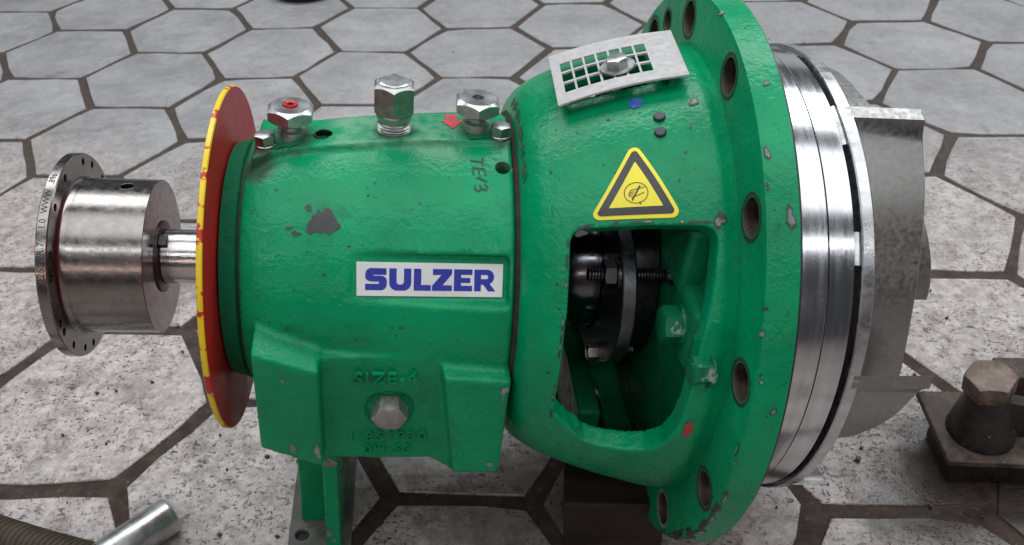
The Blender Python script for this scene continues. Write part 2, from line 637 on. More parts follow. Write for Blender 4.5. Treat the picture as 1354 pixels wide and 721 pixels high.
def add_bevel(o, w, segs=2, ang=40):
    b = o.modifiers.new('edge', 'BEVEL')
    b.width = w * S
    b.segments = segs
    b.limit_method = 'ANGLE'
    b.angle_limit = radians(ang)


def flat_poly(bm, pts, mat=0):
    vs = [bm.verts.new((p[0], p[1], 0)) for p in pts]
    f = bm.faces.new(vs)
    f.material_index = mat
    if f.normal.z < 0 or True:
        f.normal_update()
        if f.normal.z < 0:
            f.normal_flip()
    return f


def slice_bm(bm, step, ax=(0, 1)):
    for a in ax:
        lo = min(v.co[a] for v in bm.verts)
        hi = max(v.co[a] for v in bm.verts)
        c = lo + step
        while c < hi:
            co = [0, 0, 0]
            no = [0, 0, 0]
            co[a] = c
            no[a] = 1
            bmesh.ops.bisect_plane(bm, geom=bm.verts[:] + bm.edges[:] + bm.faces[:], plane_co=co, plane_no=no, dist=1e-6)
            c += step


def drape(bm, fn, step=.03, off=.003, thick=0.0):
    """lay a flat (u,v) mesh on a surface fn(u,v,h) -> point; optional thickness"""
    slice_bm(bm, step)
    if thick:
        r = bmesh.ops.extrude_face_region(bm, geom=bm.faces[:])
        for v in r['geom']:
            if isinstance(v, bmesh.types.BMVert):
                v.co.z += thick
    for v in bm.verts:
        v.co = Vector(fn(v.co.x, v.co.y, off + v.co.z))
    return bm


def text_bm(txt, size, extrude=0.0, align='CENTER', shear=0.0, space=1.0):
    cu = bpy.data.curves.new('t', 'FONT')
    cu.body = txt
    cu.size = size
    cu.align_x = align
    cu.align_y = 'CENTER'
    cu.shear = shear
    cu.space_character = space
    cu.resolution_u = 3
    o = bpy.data.objects.new('t', cu)
    COL.objects.link(o)
    dg = bpy.context.evaluated_depsgraph_get()
    me = bpy.data.meshes.new_from_object(o.evaluated_get(dg))
    bm = bmesh.new()
    bm.from_mesh(me)
    bpy.data.objects.remove(o)
    bpy.data.curves.remove(cu)
    bpy.data.meshes.remove(me)
    bmesh.ops.remove_doubles(bm, verts=bm.verts, dist=1e-5)
    return bm


def strokes(bm, lines, w):
    """pen strokes as flat quads in (u,v)"""
    for ln in lines:
        for (a, b) in zip(ln, ln[1:]):
            d = Vector((b[0] - a[0], b[1] - a[1]))
            if d.length < 1e-6:
                continue
            d.normalize()
            n = Vector((-d.y, d.x)) * w / 2
            e = d * w * .3
            a2, b2 = Vector(a) - e, Vector(b) + e
            flat_poly(bm, [a2 - n, b2 - n, b2 + n, a2 + n])
    return bm


def blob(n, rx, ry, jag=.35, seed=0):
    rn = random.Random(seed)
    n = max(18, int(n * 1.6))
    ph = [rn.uniform(0, 6.28) for _ in range(6)]
    out = []
    for i in range(n):
        a = 2 * pi * i / n
        k = 1 + jag * (.5 * sin(2 * a + ph[0]) + .4 * sin(3 * a + ph[1]) + .25 * sin(5 * a + ph[2]) + .2 * sin(8 * a + ph[3]) + .15 * sin(11 * a + ph[4])) + rn.uniform(-.07, .07)
        k = max(.3, k)
        out.append((rx * k * cos(a), ry * k * sin(a)))
    return out


def interp(tab, x):
    if x <= tab[0][0]:
        return tab[0][1]
    for (a, b), (c, d) in zip(tab, tab[1:]):
        if x <= c:
            return b + (d - b) * (x - a) / (c - a)
    return tab[-1][1]


def smooth_prof(tab, n):
    """monotone cubic-ish resample (Catmull-Rom on both coordinates)"""
    out = []
    P = [tab[0]] + list(tab) + [tab[-1]]
    for i in range(1, len(P) - 2):
        p0, p1, p2, p3 = P[i - 1], P[i], P[i + 1], P[i + 2]
        for k in range(n):
            t = k / n
            out.append(tuple(.5 * (2 * p1[j] + (p2[j] - p0[j]) * t + (2 * p0[j] - 5 * p1[j] + 4 * p2[j] - p3[j]) * t * t + (3 * p1[j] - p0[j] - 3 * p2[j] + p3[j]) * t ** 3) for j in (0, 1)))
    out.append(tab[-1])
    return out


# ================================================================== FLOOR of hexagonal pavers
H3 = sqrt(3) / 2
SXW, SHW = 0.98149, -0.06723
OBS = {(-0.5, 1): (-0.56, 0.866), (0.5, 1): (0.459, 0.839), (1, 0): (0.992, -0.022), (0.5, -1): (0.588, -0.893), (-0.5, -1): (-0.442, -0.877), (-1, 0): (-0.968, 0.02), (-2, 0): (-2.007, 0.029), (-2.5, 1): (-2.559, 0.92), (-1, 2): (-1.054, 1.73), (-2, 2): (-2.14, 1.765), (-0.5, 3): (-0.674, 2.645), (0.5, 3): (0.335, 2.607), (1, 2): (0.853, 1.731), (2, 0): (1.978, 0.01), (2.5, 1): (2.389, 0.838), (3.5, 1): (3.382, 0.79), (4, 0): (3.935, -0.065), (2.5, -1): (2.5, -0.84), (5, 0): (4.908, -0.086), (4, 2): (3.81, 1.635), (2, 2): (1.854, 1.755), (5, 2): (4.815, 1.658), (3.5, 3): (3.321, 2.493), (2.5, 3): (2.257, 2.55), (10, 2): (9.697, 1.734), (11, 2): (10.727, 1.721), (11.5, 1): (11.284, 0.937), (11, 0): (10.846, 0.081), (10, 0): (9.83, 0.06), (9.5, 1): (9.279, 0.919), (9.5, -1): (9.357, -0.886), (10, -2): (9.928, -1.721), (9.5, 3): (9.185, 2.582), (9.5, -3): (9.485, -2.58), (10, -4): (10.032, -3.398), (9.5, -5): (9.552, -4.323), (-1, -2): (-0.863, -1.722), (1, -2): (1.087, -1.747), (-0.5, -3): (-0.357, -2.576), (0.5, -3): (0.64, -2.58), (2, -8): (2.427, -6.884), (4, -8): (4.4, -6.925), (5, -8): (5.376, -6.943), (7, -8): (7.301, -6.954), (8, -8): (8.367, -6.952)}
VPOS = {}


def vpos(x, k):
    key = (x, k)
    if key not in VPOS:
        if key in OBS:
            VPOS[key] = Vector(OBS[key])
        else:
            VPOS[key] = Vector((x * SXW + SHW * k * H3 + random.uniform(-.03, .03), k * H3 + random.uniform(-.03, .03)))
    return VPOS[key]


def paver_outline(cx, ck, sub=3):
    P = [vpos(cx + dx, ck + dk) for dx, dk in ((1, 0), (.5, 1), (-.5, 1), (-1, 0), (-.5, -1), (.5, -1))]
    kf = 1.0 + .45 * max(0.0, min(1.0, (-P[0].y - 2.5) / 4.0))
    gaps = [.042 * kf, .040 * kf, .047 * kf, .042 * kf, .040 * kf, .047 * kf]
    gaps = [g * random.uniform(.72, 1.3) for g in gaps]
    L = []
    for i in range(6):
        a, b = P[i], P[(i + 1) % 6]
        d = (b - a).normalized()
        nrm = Vector((-d.y, d.x))
        L.append((a + nrm * gaps[i], d))
    C6 = []
    for i in range(6):
        (p, d), (q, e) = L[i - 1], L[i]
        den = d.x * e.y - d.y * e.x
        t = ((q.x - p.x) * e.y - (q.y - p.y) * e.x) / den
        C6.append(p + d * t)
    out = []
    for i in range(6):
        a, b = C6[i], C6[(i + 1) % 6]
        for s in range(sub):
            t = s / sub
            q = a.lerp(b, t)
            if s:
                q = q + Vector((random.uniform(-.014, .014), random.uniform(-.014, .014)))
            else:
                q = q + (sum(C6, Vector((0, 0))) / 6 - q) * (random.uniform(.0, .02) if random.random() < .75 else random.uniform(.02, .055))
            out.append(q)
    return out, sum(C6, Vector((0, 0))) / 6


def paver_faces(bm, out, c, dz, tip):
    n = len(out)
    top = [bm.verts.new((c.x + (p.x - c.x) * .992, c.y + (p.y - c.y) * .992, dz + tip[0] * (p.x - c.x) + tip[1] * (p.y - c.y))) for p in out]
    mid = [bm.verts.new((p.x, p.y, dz - .007 + tip[0] * (p.x - c.x) + tip[1] * (p.y - c.y))) for p in out]
    bot = [bm.verts.new((p.x, p.y, -.14)) for p in out]
    bm.faces.new(top)
    for i in range(n):
        k = (i + 1) % n
        bm.faces.new((mid[i], mid[k], top[k], top[i]))
        bm.faces.new((bot[i], bot[k], mid[k], mid[i]))


cells = []
for i in range(-24, 34):
    for j in range(-22, 24):
        cx, ck = 1.5 * i, (i % 2) + 2 * j
        w = vpos(cx + 1, ck) + vpos(cx - 1, ck)
        w /= 2
        cells.append((hypot(w.x - 5.2, (w.y + 4.2) * .95), cx, ck))
cells.sort()
fb = nb()
R_ = 60
v = [fb.verts.new((x - OX, y - OY, -.024)) for x, y in ((-R_, -R_), (R_, -R_), (R_, R_), (-R_, R_))]
fb.faces.new(v)
floor = mk('floor', fb, MORTAR, smooth=0, kind='structure')
NEAR_PAVERS = 230
rest = nb()
for q, (dist, cx, ck) in enumerate(cells):
    out, c = paver_outline(cx, ck)
    out = [Vector((p.x - OX, p.y - OY)) for p in out]
    c = Vector((c.x - OX, c.y - OY))
    dz = random.uniform(-.010, 0.0)
    tip = (random.uniform(-.006, .006), random.uniform(-.006, .006))
    if q < NEAR_PAVERS:
        bm = nb()
        paver_faces(bm, [p - c for p in out], Vector((0, 0)), dz, tip)
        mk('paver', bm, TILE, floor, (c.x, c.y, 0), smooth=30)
    else:
        paver_faces(rest, out, c, dz, tip)
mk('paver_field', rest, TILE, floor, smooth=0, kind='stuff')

# ================================================================== THE PUMP
AX = Vector((0.982378, 0.143337, -0.119947))
AY = Vector((-0.14438, 0.989522, 0.0))
AZ = Vector((0.11869, 0.017318, 0.99278))
PH = 1.95
P0 = Vector((3.750955, -6.883373, 2.005764))
base = P0 - AZ * PH
pump = thing('centrifugal_pump', 'green industrial pump with red guard disc and bare steel impeller standing on the floor', 'pump', (0, 0, 0))
PM = Matrix((AX, AY, AZ)).transposed().to_4x4()
PM.translation = W(*base)
pump.matrix_world = PM
UPZ = (0, 0, PH)


def part(name, bm, mats, smooth=38, bevel=0.0, segs=2):
    return mk(name, bm, mats, pump, UPZ, None, smooth, bevel, segs)


def pol(x, r, th):
    t = radians(th)
    return Vector((x, -r * cos(t), r * sin(t)))


def radial(th):
    t = radians(th)
    return Vector((0, -cos(t), sin(t)))


# ---- coupling hub
bm = nb()
revolve(bm, [(-.868, .20), (-.868, .552), (-.862, .5586), (-.816, .5586), (-.810, .553), (-.810, .450), (-.807, .438), (-.798, .429),
             (-.775, .425), (-.403, .425), (-.400, .4225), (-.400, .165), (-.43, .16), (-.43, .0)], 128)
revolve_cap = [v for v in bm.verts if abs(v.co.x + .868) < 1e-5 and hypot(v.co.y, v.co.z) < .21]
bmesh.ops.contextual_create(bm, geom=revolve_cap)
hub = part('coupling_hub', bm, STEEL_HUB)
cb = []
hs = nb()
for a in (155, 134, 118, 86, 63, 35, 22, -8, -16, -34, -54, -69, -90, -110, -130, 178, 200, 222, 240):
    m = Matrix.Translation(pol(-.84, .512, a)) @ Matrix.Rotation(radians(90), 4, 'Y')
    bmesh.ops.create_cone(hs, cap_ends=True, segments=16, radius1=.021, radius2=.021, depth=.2, matrix=m)
cb.append(hs)
gs = nb()
bmesh.ops.create_cone(gs, cap_ends=True, segments=24, radius1=.032, radius2=.032, depth=.2, matrix=Matrix.Translation(pol(-.539, .40, 96)) @ zdir(radial(96)).to_matrix().to_4x4())
cb.append(gs)
cut(hub, cb)
# plug disc inside the flange holes so they read as dark blind holes is not needed: they run through
bm = nb()
hexhead(bm, .036, .03, hole=.010, hole_d=.02, n=24)
mk('grub_screw', bm, DARK_STEEL, hub, pol(-.539, .355, 96), zdir(radial(96)))
bm = nb()
zrev(bm, [(.0325, .0), (.0345, .0015), (.042, .0015), (.044, .0)], 32)
mk('screw_hole_edge', bm, DARK_STEEL, hub, pol(-.539, .4245, 96), zdir(radial(96)))


def rim_fn(x0, r, th0, flip=1):
    # u runs along the arc (rising angle), v along -x
    return lambda u, v, h: pol(x0 - v, r + h, th0 + math.degrees(u / r))


for txt, th, sz in (('\u00d8225 SER.7', 29, .050), ('1.0', 51, .045), ('WWW', 64, .045), ('.896', 79, .045), ('W', 98, .045)):
    t = text_bm(txt, sz)
    drape(t, rim_fn(-.839, .5586, th), .02, .0012)
    mk('engraved_lettering', t, ENGRAVE, hub, smooth=0)

# ---- shaft
bm = nb()
revolve(bm, [(-.43, .0), (-.43, .148), (-.385, .148), (-.38, .152), (-.02, .152), (1.45, .152), (1.5, .2), (1.75, .2), (1.76, .235), (2.0, .235), (2.01, .20), (2.3, .20), (2.3, 0)], 64)
shaft = part('shaft', bm, STEEL_SHAFT)
bm = nb()
hexa(bm, [(x, y, z) for x in (-.405, -.345) for y in (-.035, .035) for z in (.11, .175)])
mk('key', bm, DARK_STEEL, shaft, (0, 0, 0), Vector((0, 0, 1)).rotation_difference(radial(66)), bevel=.008)
bm = nb()
revolve(bm, [(-.398, .20), (-.392, .20), (-.388, .172), (-.385, .153)], 64)
mk('shaft_collar', bm, DARK_STEEL, shaft)

# ---- guard disc
bm = nb()
revolve(bm, [(-.021, .20), (-.021, .944), (-.017, .951), (.004, .951), (.009, .945), (.009, .20)], 128, mat=[0, 1, 1, 1, 0, 0], closed=True)
gd = part('guard_disc', bm, [GUARD_RED, GUARD_RIM])
gd['label'] = 'red disc with yellow worn rim'

# ---- bearing cover
bm = nb()
revolve(bm, [(.009, .20), (.012, .62), (.02, .645), (.085, .665), (.10, .672), (.108, .66), (.108, .2)], 112)
part('bearing_cover', bm, GD)
bm = nb()
revolve(bm, [(.108, .2), (.108, .652), (.122, .652), (.122, .2)], 96)
part('cover_gasket', bm, BLACK)

# ---- bearing housing
HP = smooth_prof([(.122, .67), (.13, .70), (.16, .715), (.22, .735), (.35, .765), (.6, .80), (.9, .83), (1.2, .852), (1.42, .862)], 5)
HP += [(1.455, .862), (1.470, .850)]


def rh(x):
    return interp(HP, x)


bm = nb()
nseg = 144
prof = [(.122, .2)] + HP + [(1.470, .2)]
revolve(bm, prof, nseg)
for f in list(bm.faces):
    pass
ends = [e for e in bm.edges if e.is_boundary]
bmesh.ops.holes_fill(bm, edges=ends)
housing = part('bearing_housing', bm, GH)

# top pad and side skirt with the four mounting blocks, all one casting
adds = []
b = nb()
padx = [.165, .20, .27, .36, .48, .60, .75, .87, 1.02, 1.25, 1.468]
padz = [.762, .770, .778, .792, .806, .822, .838, .85, .862, .868, .870]
rows = []
for x, z in zip(padx, padz):
    w0 = .15 if x > .3 else .15 + (.3 - x) * .55
    rows.append([b.verts.new((x, -w0 - .03, .45)), b.verts.new((x, -w0, z)), b.verts.new((x, w0, z)), b.verts.new((x, w0 + .03, .45))])
for a, c in zip(rows, rows[1:]):
    for i in range(4):
        k = (i + 1) % 4
        b.faces.new((a[i], c[i], c[k], a[k]))
b.faces.new(rows[0])
b.faces.new(rows[-1][::-1])
adds.append(b)
b = nb()   # skirt
sk = [(.50, -.765), (.56, -.735), (1.09, -.742), (1.235, -.86), (1.44, -.86), (1.44, .0), (.50, .0)]
vs0 = [b.verts.new((x, -.842, z)) for x, z in sk]
vs1 = [b.verts.new((x, .842, z)) for x, z in sk]
b.faces.new(vs0)
b.faces.new(vs1[::-1])
for i in range(len(sk)):
    k = (i + 1) % len(sk)
    b.faces.new((vs0[i], vs1[i], vs1[k], vs0[k]))
adds.append(b)
for sgn in (-1, 1):
    b = nb()   # block beside the coupling
    P = []
    for (x, zt, zb, yo, yi) in ((.200, .070, -.585, .905, .42), (.522, -.015, -.69, .945, .42)):
        for (y, dz) in ((yo, 0), (yi, .13)):
            P += [(x, sgn * y, zb), (x, sgn * y, zt + dz)]
    hexa(b, P)
    adds.append(b)
    b = nb()   # block beside the lantern
    P = []
    for (x, xt, zt, zb) in ((1.125, 1.03, -.055, -.755), (1.462, 1.466, -.080, -.760)):
        P += [(x + (.09 if x < 1.3 else 0), sgn * .945, zb), (x + .015, sgn * .945, zt), (xt, sgn * .42, zb), (xt, sgn * .42, zt + .13)]
    hexa(b, P)
    adds.append(b)
cut(housing, adds, 'UNION')
mt_ = housing.data.materials[0] if housing.data.materials else G
# label pocket, bolt spot-face, tapped holes
cuts = []
TH0 = 29.0
NL = radial(TH0)
TL_ = Vector((0, sin(radians(TH0)), cos(radians(TH0))))
DL = .802


def lab(u, v, h=0):
    """label plane: u along x, v up the slope, h outwards"""
    return Vector((u, 0, 0)) + TL_ * v + NL * (DL + h)


b = nb()
P = []
for u0, u1 in ((.655, .664), (1.448, 1.441)):
    for (v0, v1) in ((-.185, -.100), (.128, .122)):
        P += [lab(u0, v0, .10), lab(u1, v1, -.006)]
hexa(b, P)
cuts.append(b)
b = nb()
bmesh.ops.create_cone(b, cap_ends=True, segments=40, radius1=.128, radius2=.128, depth=.06, matrix=Matrix.Translation((.866, -.845, -.365)) @ Matrix.Rotation(radians(90), 4, 'X'))
cuts.append(b)
b = nb()
bmesh.ops.create_cone(b, cap_ends=True, segments=24, radius1=.040, radius2=.040, depth=.3, matrix=Matrix.Translation(pol(1.415, .83, 68.7)) @ zdir((0, -.30, .95)).to_matrix().to_4x4())
cuts.append(b)
b = nb()
bmesh.ops.create_cone(b, cap_ends=True, segments=24, radius1=.043, radius2=.043, depth=.3, matrix=Matrix.Translation((.512, -.03, .80)))
cuts.append(b)
cut(housing, cuts[:2])
cast(housing, .0125, 7)
cut(housing, cuts[2:])

# name plate
bm = nb()
hexa(bm, [lab(u, v, h) for u in (.700, 1.415) for v in (-.086, .081) for h in (-.003, .005)])
plate = part('name_plate', bm, LABEL_WHITE, bevel=.002, segs=1)


def arcpts(cx, cy, rx, ry, a0, a1, n=7):
    return [(cx + rx * cos(radians(a0 + (a1 - a0) * i / n)), cy + ry * sin(radians(a0 + (a1 - a0) * i / n))) for i in range(n + 1)]


# letters drawn on a 0..1 high box; widths as on the plate
def L_S():
    w = .98
    return [[(w - .03, .70), (w - .03, 1.0)] + arcpts(.26, .74, .25, .26, 90, 180) + arcpts(.26, .62, .26, .22, 180, 270)
            + [(.60, .385), (.625, .36), (.625, .31), (.60, .285), (.0, .285), (.0, 0.0)] + arcpts(.70, .27, .27, .27, -90, 0) + arcpts(.70, .42, .27, .24, 0, 90)
            + [(.38, .655), (.355, .68), (.36, .70)]]


def L_U():
    w = 1.0
    return [[(0, 1), (0, .36)] + arcpts(.36, .34, .36, .35, 180, 270) + arcpts(w - .36, .34, .36, .35, 270, 360) + [(w, 1), (w - .33, 1), (w - .33, .42)]
            + arcpts(w - .46, .40, .13, .13, 0, -90) + arcpts(.46, .40, .13, .13, 270, 180) + [(.33, 1)]]


def L_L():
    return [[(0, 1), (0, 0), (.77, 0), (.77, .26), (.33, .26), (.33, 1)]]


def L_Z():
    return [[(.03, 1), (.03, .73), (.42, .73), (0, .23), (0, 0), (.90, 0), (.90, .26), (.48, .26), (.90, .78), (.90, 1)]]


def L_E():
    return [[(0, 1), (0, 0), (.85, 0), (.85, .25), (.33, .25), (.33, .38), (.76, .38), (.76, .61), (.33, .61), (.33, .75), (.85, .75), (.85, 1)]]


def L_R():
    stem = [(0, 0), (.33, 0), (.33, .33), (.42, .33), (.70, 0), (1.06, 0), (.76, .36)] + arcpts(.66, .67, .32, .33, -60, 90) + [(0, 1), (0, .5), (.33, .5), (.33, .59), (.33, .72), (.34, .76), (.56, .76)] + arcpts(.56, .66, .10, .10, 90, -90) + [(.33, .56), (.33, .5), (0, .499)]
    # bowl as outline with a bridge: two pieces instead
    body = [(0, 0), (.33, 0), (.33, .31), (.44, .31), (.70, 0), (1.06, 0), (.74, .36)] + arcpts(.64, .665, .335, .335, -65, 0)
    left = [(0, .0), (.33, 0), (.33, 1), (0, 1)]
    top = [(.33, 1), (.33, .755), (.60, .755)] + arcpts(.60, .66, .085, .095, 90, 0) + [(.975, .66)] + arcpts(.64, .665, .335, .335, 0, 90)[1:]
    low = [(.33, .565), (.33, .31), (.44, .31), (.70, 0), (1.06, 0), (.76, .355)] + arcpts(.64, .665, .335, .335, -60, 0)[1:] + [(.685, .66)] + arcpts(.60, .66, .085, .095, 0, -90)
    return [left, top, low]


lx = .742
hgt = .108
for fn, wd_, gap in ((L_S, .104, .012), (L_U, .106, .013), (L_L, .083, .006), (L_Z, .097, .010), (L_E, .090, .010), (L_R, .106, 0)):
    lb = nb()
    wmax = max(p[0] for pl_ in fn() for p in pl_)
    for pl_ in fn():
        flat_poly(lb, [(p[0] / wmax * wd_, p[1] * hgt) for p in pl_])
    bmesh.ops.remove_doubles(lb, verts=lb.verts, dist=1e-6)
    bmesh.ops.triangulate(lb, faces=lb.faces)
    u0 = lx
    for vv in lb.verts:
        vv.co = lab(u0 + vv.co.x, -.056 + vv.co.y, .0066)
    mk('letter', lb, LABEL_BLUE, plate, smooth=0)
    lx += wd_ + gap

# cast lettering, plug bolt on the skirt
for txt, x, z, sz, sp in (('SIZE-4', .845, -.125, .105, 1.15), ('1-851930', .852, -.555, .098, 1.15), ('0H-53', .857, -.655, .092, 1.15)):
    t = text_bm(txt, sz, space=sp)
    r = bmesh.ops.extrude_face_region(t, geom=t.faces[:])
    for vv in r['geom']:
        if isinstance(vv, bmesh.types.BMVert):
            vv.co.z += .020
    yy = -.842 if z < -.2 else -.855
    for vv in t.verts:
        vv.co = Vector((x + vv.co.x, yy + .004 - vv.co.z, z + vv.co.y))
    mk('cast_lettering', t, G, housing, smooth=0)
bolt_bm = nb()
hexhead(bolt_bm, .165, .098, cham=.89, hole=.0)
bolt = mk('drain_plug', bolt_bm, m_plain('galvanised_bolt', (.40, .39, .37), .5, .75, .35, 140, .25), pump, Vector(UPZ) + Vector((.866, -.812, -.365)), zdir((0, -1, -.10)) @ Matrix.Rotation(radians(30), 3, 'Z').to_quaternion())

# plugs on the pad
def plug(loc, red):
    b = nb()
    zrev(b, [(0, -.02), (.062, -.02), (.062, .012), (.058, .03), (.070, .034), (.070, .05), (.050, .056), (.050, .078), (.070, .098), (.080, .110)], 40)
    hexhead(b, .215, .082, z0=.100, cham=.90, bottom=True, hole=.030, hole_d=.05, tilt=.75)
    o = mk('breather_plug', b, ZINC, pump, Vector(UPZ) + Vector(loc), zdir((0.015, 0, 1)), smooth=25)
    if red:
        c = nb()
        zrev(c, [(.0, .165), (.016, .165), (.017, .189), (.024, .194), (.036, .194), (.040, .1815)], 32)
        mk('red_insert', c, RED, o)
        o['label'] = 'plug with red insert'
    return o


plug((.348, -.03, .785), True)
plug((1.290, -.03, .868), False)
b = nb()
zrev(b, [(0, -.02), (.088, -.02), (.088, .012), (.080, .016), (.088, .024), (.079, .030), (.088, .038), (.078, .044), (.082, .052), (.074, .060), (.074, .068), (.090, .074), (.094, .10), (.090, .11)], 40)
hexhead(b, .196, .165, z0=.104, cham=.90, bottom=True, tilt=.8)
mk('filler_cap', b, ZINC_DULL, pump, Vector(UPZ) + Vector((.868, -.03, .848)), zdir((0, 0, 1)), smooth=25)
# cap crown
b = nb()
hexhead(b, .150, .008, z0=.268, cham=.9)
mk('cap_crown', b, ZINC, pump, Vector(UPZ) + Vector((.868, -.03, .848)), zdir((0, 0, 1)), smooth=25)
b = nb()
zrev(b, [(.0, -.02), (.054, -.02), (.054, .012), (.050, .016)], 32)
hexhead(b, .092, .056, z0=.012, cham=.95)
hb = mk('hex_bolt', b, ZINC_DULL, pump, Vector(UPZ) + Vector((.226, -.10, .772)), zdir((-.05, 0, 1)))
copy_of(hb, pump, Vector(UPZ) + Vector((1.413, -.10, .868)), zdir((0, 0, 1)))
# holes: dark bottoms with bare rims
for (p, d, r) in ((pol(1.415, .852, 68.7), (0, -.30, .95), .040), (Vector((.512, -.03, .8118)), (0, 0, 1), .043)):
    b = nb()
    zrev(b, [(r * .97, -.03), (r * 1.0, .0015), (r * 1.22, .0015), (r * 1.25, -.004)], 32)
    mk('tapped_hole', b, PALE if r < .041 else DARK_STEEL, housing, p, zdir(d))


# surface maps for marks
def hs_fn(x0, th0):
    r0 = rh(x0)
    return lambda u, v, h: pol(x0 + u, rh(x0 + u) + h, th0 + math.degrees(v / r0))


def mark(name, pts, fn, mat, parent, off=.0035, step=.03):
    if mat is PALE and name in ('edge_chip', 'paint_chip'):
        d = nb()
        flat_poly(d, [(x * 1.0, y * 1.0) for x, y in pts])
        drape(d, fn, step, off)
        mk(name, d, PRIMER, parent, smooth=60)
        pts = [(x * .72, y * .66) for x, y in pts]
        off += .0012
    b = nb()
    flat_poly(b, pts)
    drape(b, fn, step, off)
    return mk(name, b, mat, parent, smooth=60)


mark('paint_chip', [(x * 1.0, y) for x, y in blob(26, .062, .072, .38, 3)], hs_fn(.537, 48.5), PRIMER, housing)
mark('paint_chip', blob(12, .018, .016, .4, 5), hs_fn(.462, 54), PRIMER, housing)
mark('paint_chip', blob(10, .014, .010, .4, 8), hs_fn(.37, 46.5), PRIMER, housing)
mark('paint_chip', blob(12, .022, .012, .5, 9), hs_fn(.405, 44.5), PRIMER, housing)
mark('paint_chip', blob(9, .007, .007, .3, 12), hs_fn(.545, 30), PRIMER, housing)
for sd, (x, th) in enumerate(((.30, 62), (.66, 40), (.78, 63), (1.0, 55), (1.13, 37), (.92, 12), (.40, 24), (.7, 6), (1.2, 8), (.36, 9))):
    mark('paint_chip', blob(8, random.uniform(.004, .009), random.uniform(.003, .006), .4, 40 + sd), hs_fn(x, th), PRIMER, housing)
# marker writing TE-13, reading down the side
b = nb()
tl = [[(-.025, .0), (.085, .004)], [(.03, 0), (.028, -.075)]]
tl = [[(.09, .02), (.09, -.055)], [(.09, -.018), (.0, -.005)],                        # T
      [(.10, -.085), (.012, -.075), (.018, -.135)], [(.10, -.085), (.108, -.14)], [(.055, -.08), (.06, -.125)],   # E
      [(.065, -.150), (.068, -.168)], [(.04, -.165), (.115, -.20)],                    # - 1
      [(.10, -.225), (.12, -.25), (.105, -.275), (.078, -.262), (.06, -.235)], [(.078, -.262), (.05, -.285), (.022, -.262), (.028, -.235)]]
tl = [[(x * .66 + .02, y * .66) for x, y in ln] for ln in tl]
strokes(b, tl, .0085)
drape(b, hs_fn(1.235, 72.0), .04, .0035)
mk('marker_writing', b, INK, housing, smooth=0)
# red arrow on the pad
b = nb()
flat_poly(b, [(-.035, .10), (.035, .10), (.03, .03), (.062, .035), (.005, -.065), (-.058, .03), (-.028, .03)])
for vv in b.verts:
    vv.co = Vector((1.168 + vv.co.x, .03 + vv.co.y, .8695 + vv.co.z))
mk('red_arrow', b, REDMARK, housing, smooth=0)
# grime on the pad round plugs and along the joint
for (x, y, rx, ry, z, sd) in ((.30, -.06, .10, .10, .7845, 21), (1.33, -.05, .10, .08, .8725, 22)):
    b = nb()
    flat_poly(b, blob(26, rx, ry, .3, sd))
    slice_bm(b, .03, (0,))
    for vv in b.verts:
        xx = x + vv.co.x
        vv.co = Vector((xx, y + vv.co.y, interp(list(zip(padx, padz)), xx) + .0035))
    mk('grime_patch', b, GD, housing, smooth=0)
# pale scuffs on blocks and skirt
for (x, z, rx, rz, sd, mt) in ((1.445, -.13, .018, .03, 31, PALE), (1.44, -.19, .006, .04, 32, PALE), (.345, -.08, .010, .012, 33, PALE), (.37, -.56, .018, .03, 34, PALE), (.495, -.57, .014, .05, 35, PALE), (1.41, -.68, .016, .022, 36, PALE)):
    b = nb()
    flat_poly(b, blob(14, rx, rz, .4, sd))
    yb = -.9485 if x > 1 else None
    for vv in b.verts:
        xx = x + vv.co.x
        yy = yb if yb else -(.905 + (.945 - .905) * (xx - .2) / .322) - .0035
        vv.co = Vector((xx, yy, z + vv.co.y))
    mk('paint_chip', b, mt, housing, smooth=0)

# ---- support foot
bm = nb()
for (x0, x1, y0, y1, z0, z1) in ((.29, .475, -.34, .34, -1.90, -.62), (.475, .565, -.62, .62, -1.90, -.70)):
    box(bm, x0, x1, y0, y1, z0, z1)
foot = part('support_foot', bm, G, bevel=.012)
bm = nb()
box(bm, .215, .62, -.66, .66, -1.940, -1.905)
fp = mk('foot_plate', bm, m_plain('dusty_foot', (.13, .135, .12), .6, 0, .5, 60, .4), foot)
b = nb()
bmesh.ops.create_circle(b, cap_ends=True, segments=24, radius=.05, matrix=Matrix.Translation((.302, -.445, -1.934)))
mk('anchor_hole_shade', b, BLACK, foot, smooth=0)  # black disc laid in the hole, stands in for the shade inside
b = nb()
bmesh.ops.create_cone(b, cap_ends=True, segments=24, radius1=.045, radius2=.045, depth=.3, matrix=Matrix.Translation((.302, -.445, -1.9)))
cut(fp, [b])
add_bevel(fp, .008)
for (x, z, rx, rz, sd) in ((.52, -1.02, .035, .04, 51), (.50, -1.66, .02, .03, 52), (.52, -1.74, .018, .02, 53), (.52, -1.85, .038, .06, 54)):
    b = nb()
    flat_poly(b, blob(14, rx, rz, .25, sd))
    for vv in b.verts:
        vv.co = Vector((x + vv.co.x, -.6235, z + vv.co.y))
    mk('paint_chip', b, PALE, foot, smooth=0)

# ---- lantern (adapter) with windows
LP = smooth_prof([(1.492, .885), (1.497, .905), (1.515, .950), (1.55, .995), (1.60, 1.035), (1.68, 1.082), (1.78, 1.128), (1.92, 1.180), (2.06, 1.225), (2.18, 1.258), (2.28, 1.284)], 4)
LP += smooth_prof([(2.29, 1.287), (2.36, 1.298), (2.40, 1.292), (2.435, 1.290), (2.46, 1.29)], 3)


def rl(x):
    return interp(LP, x)


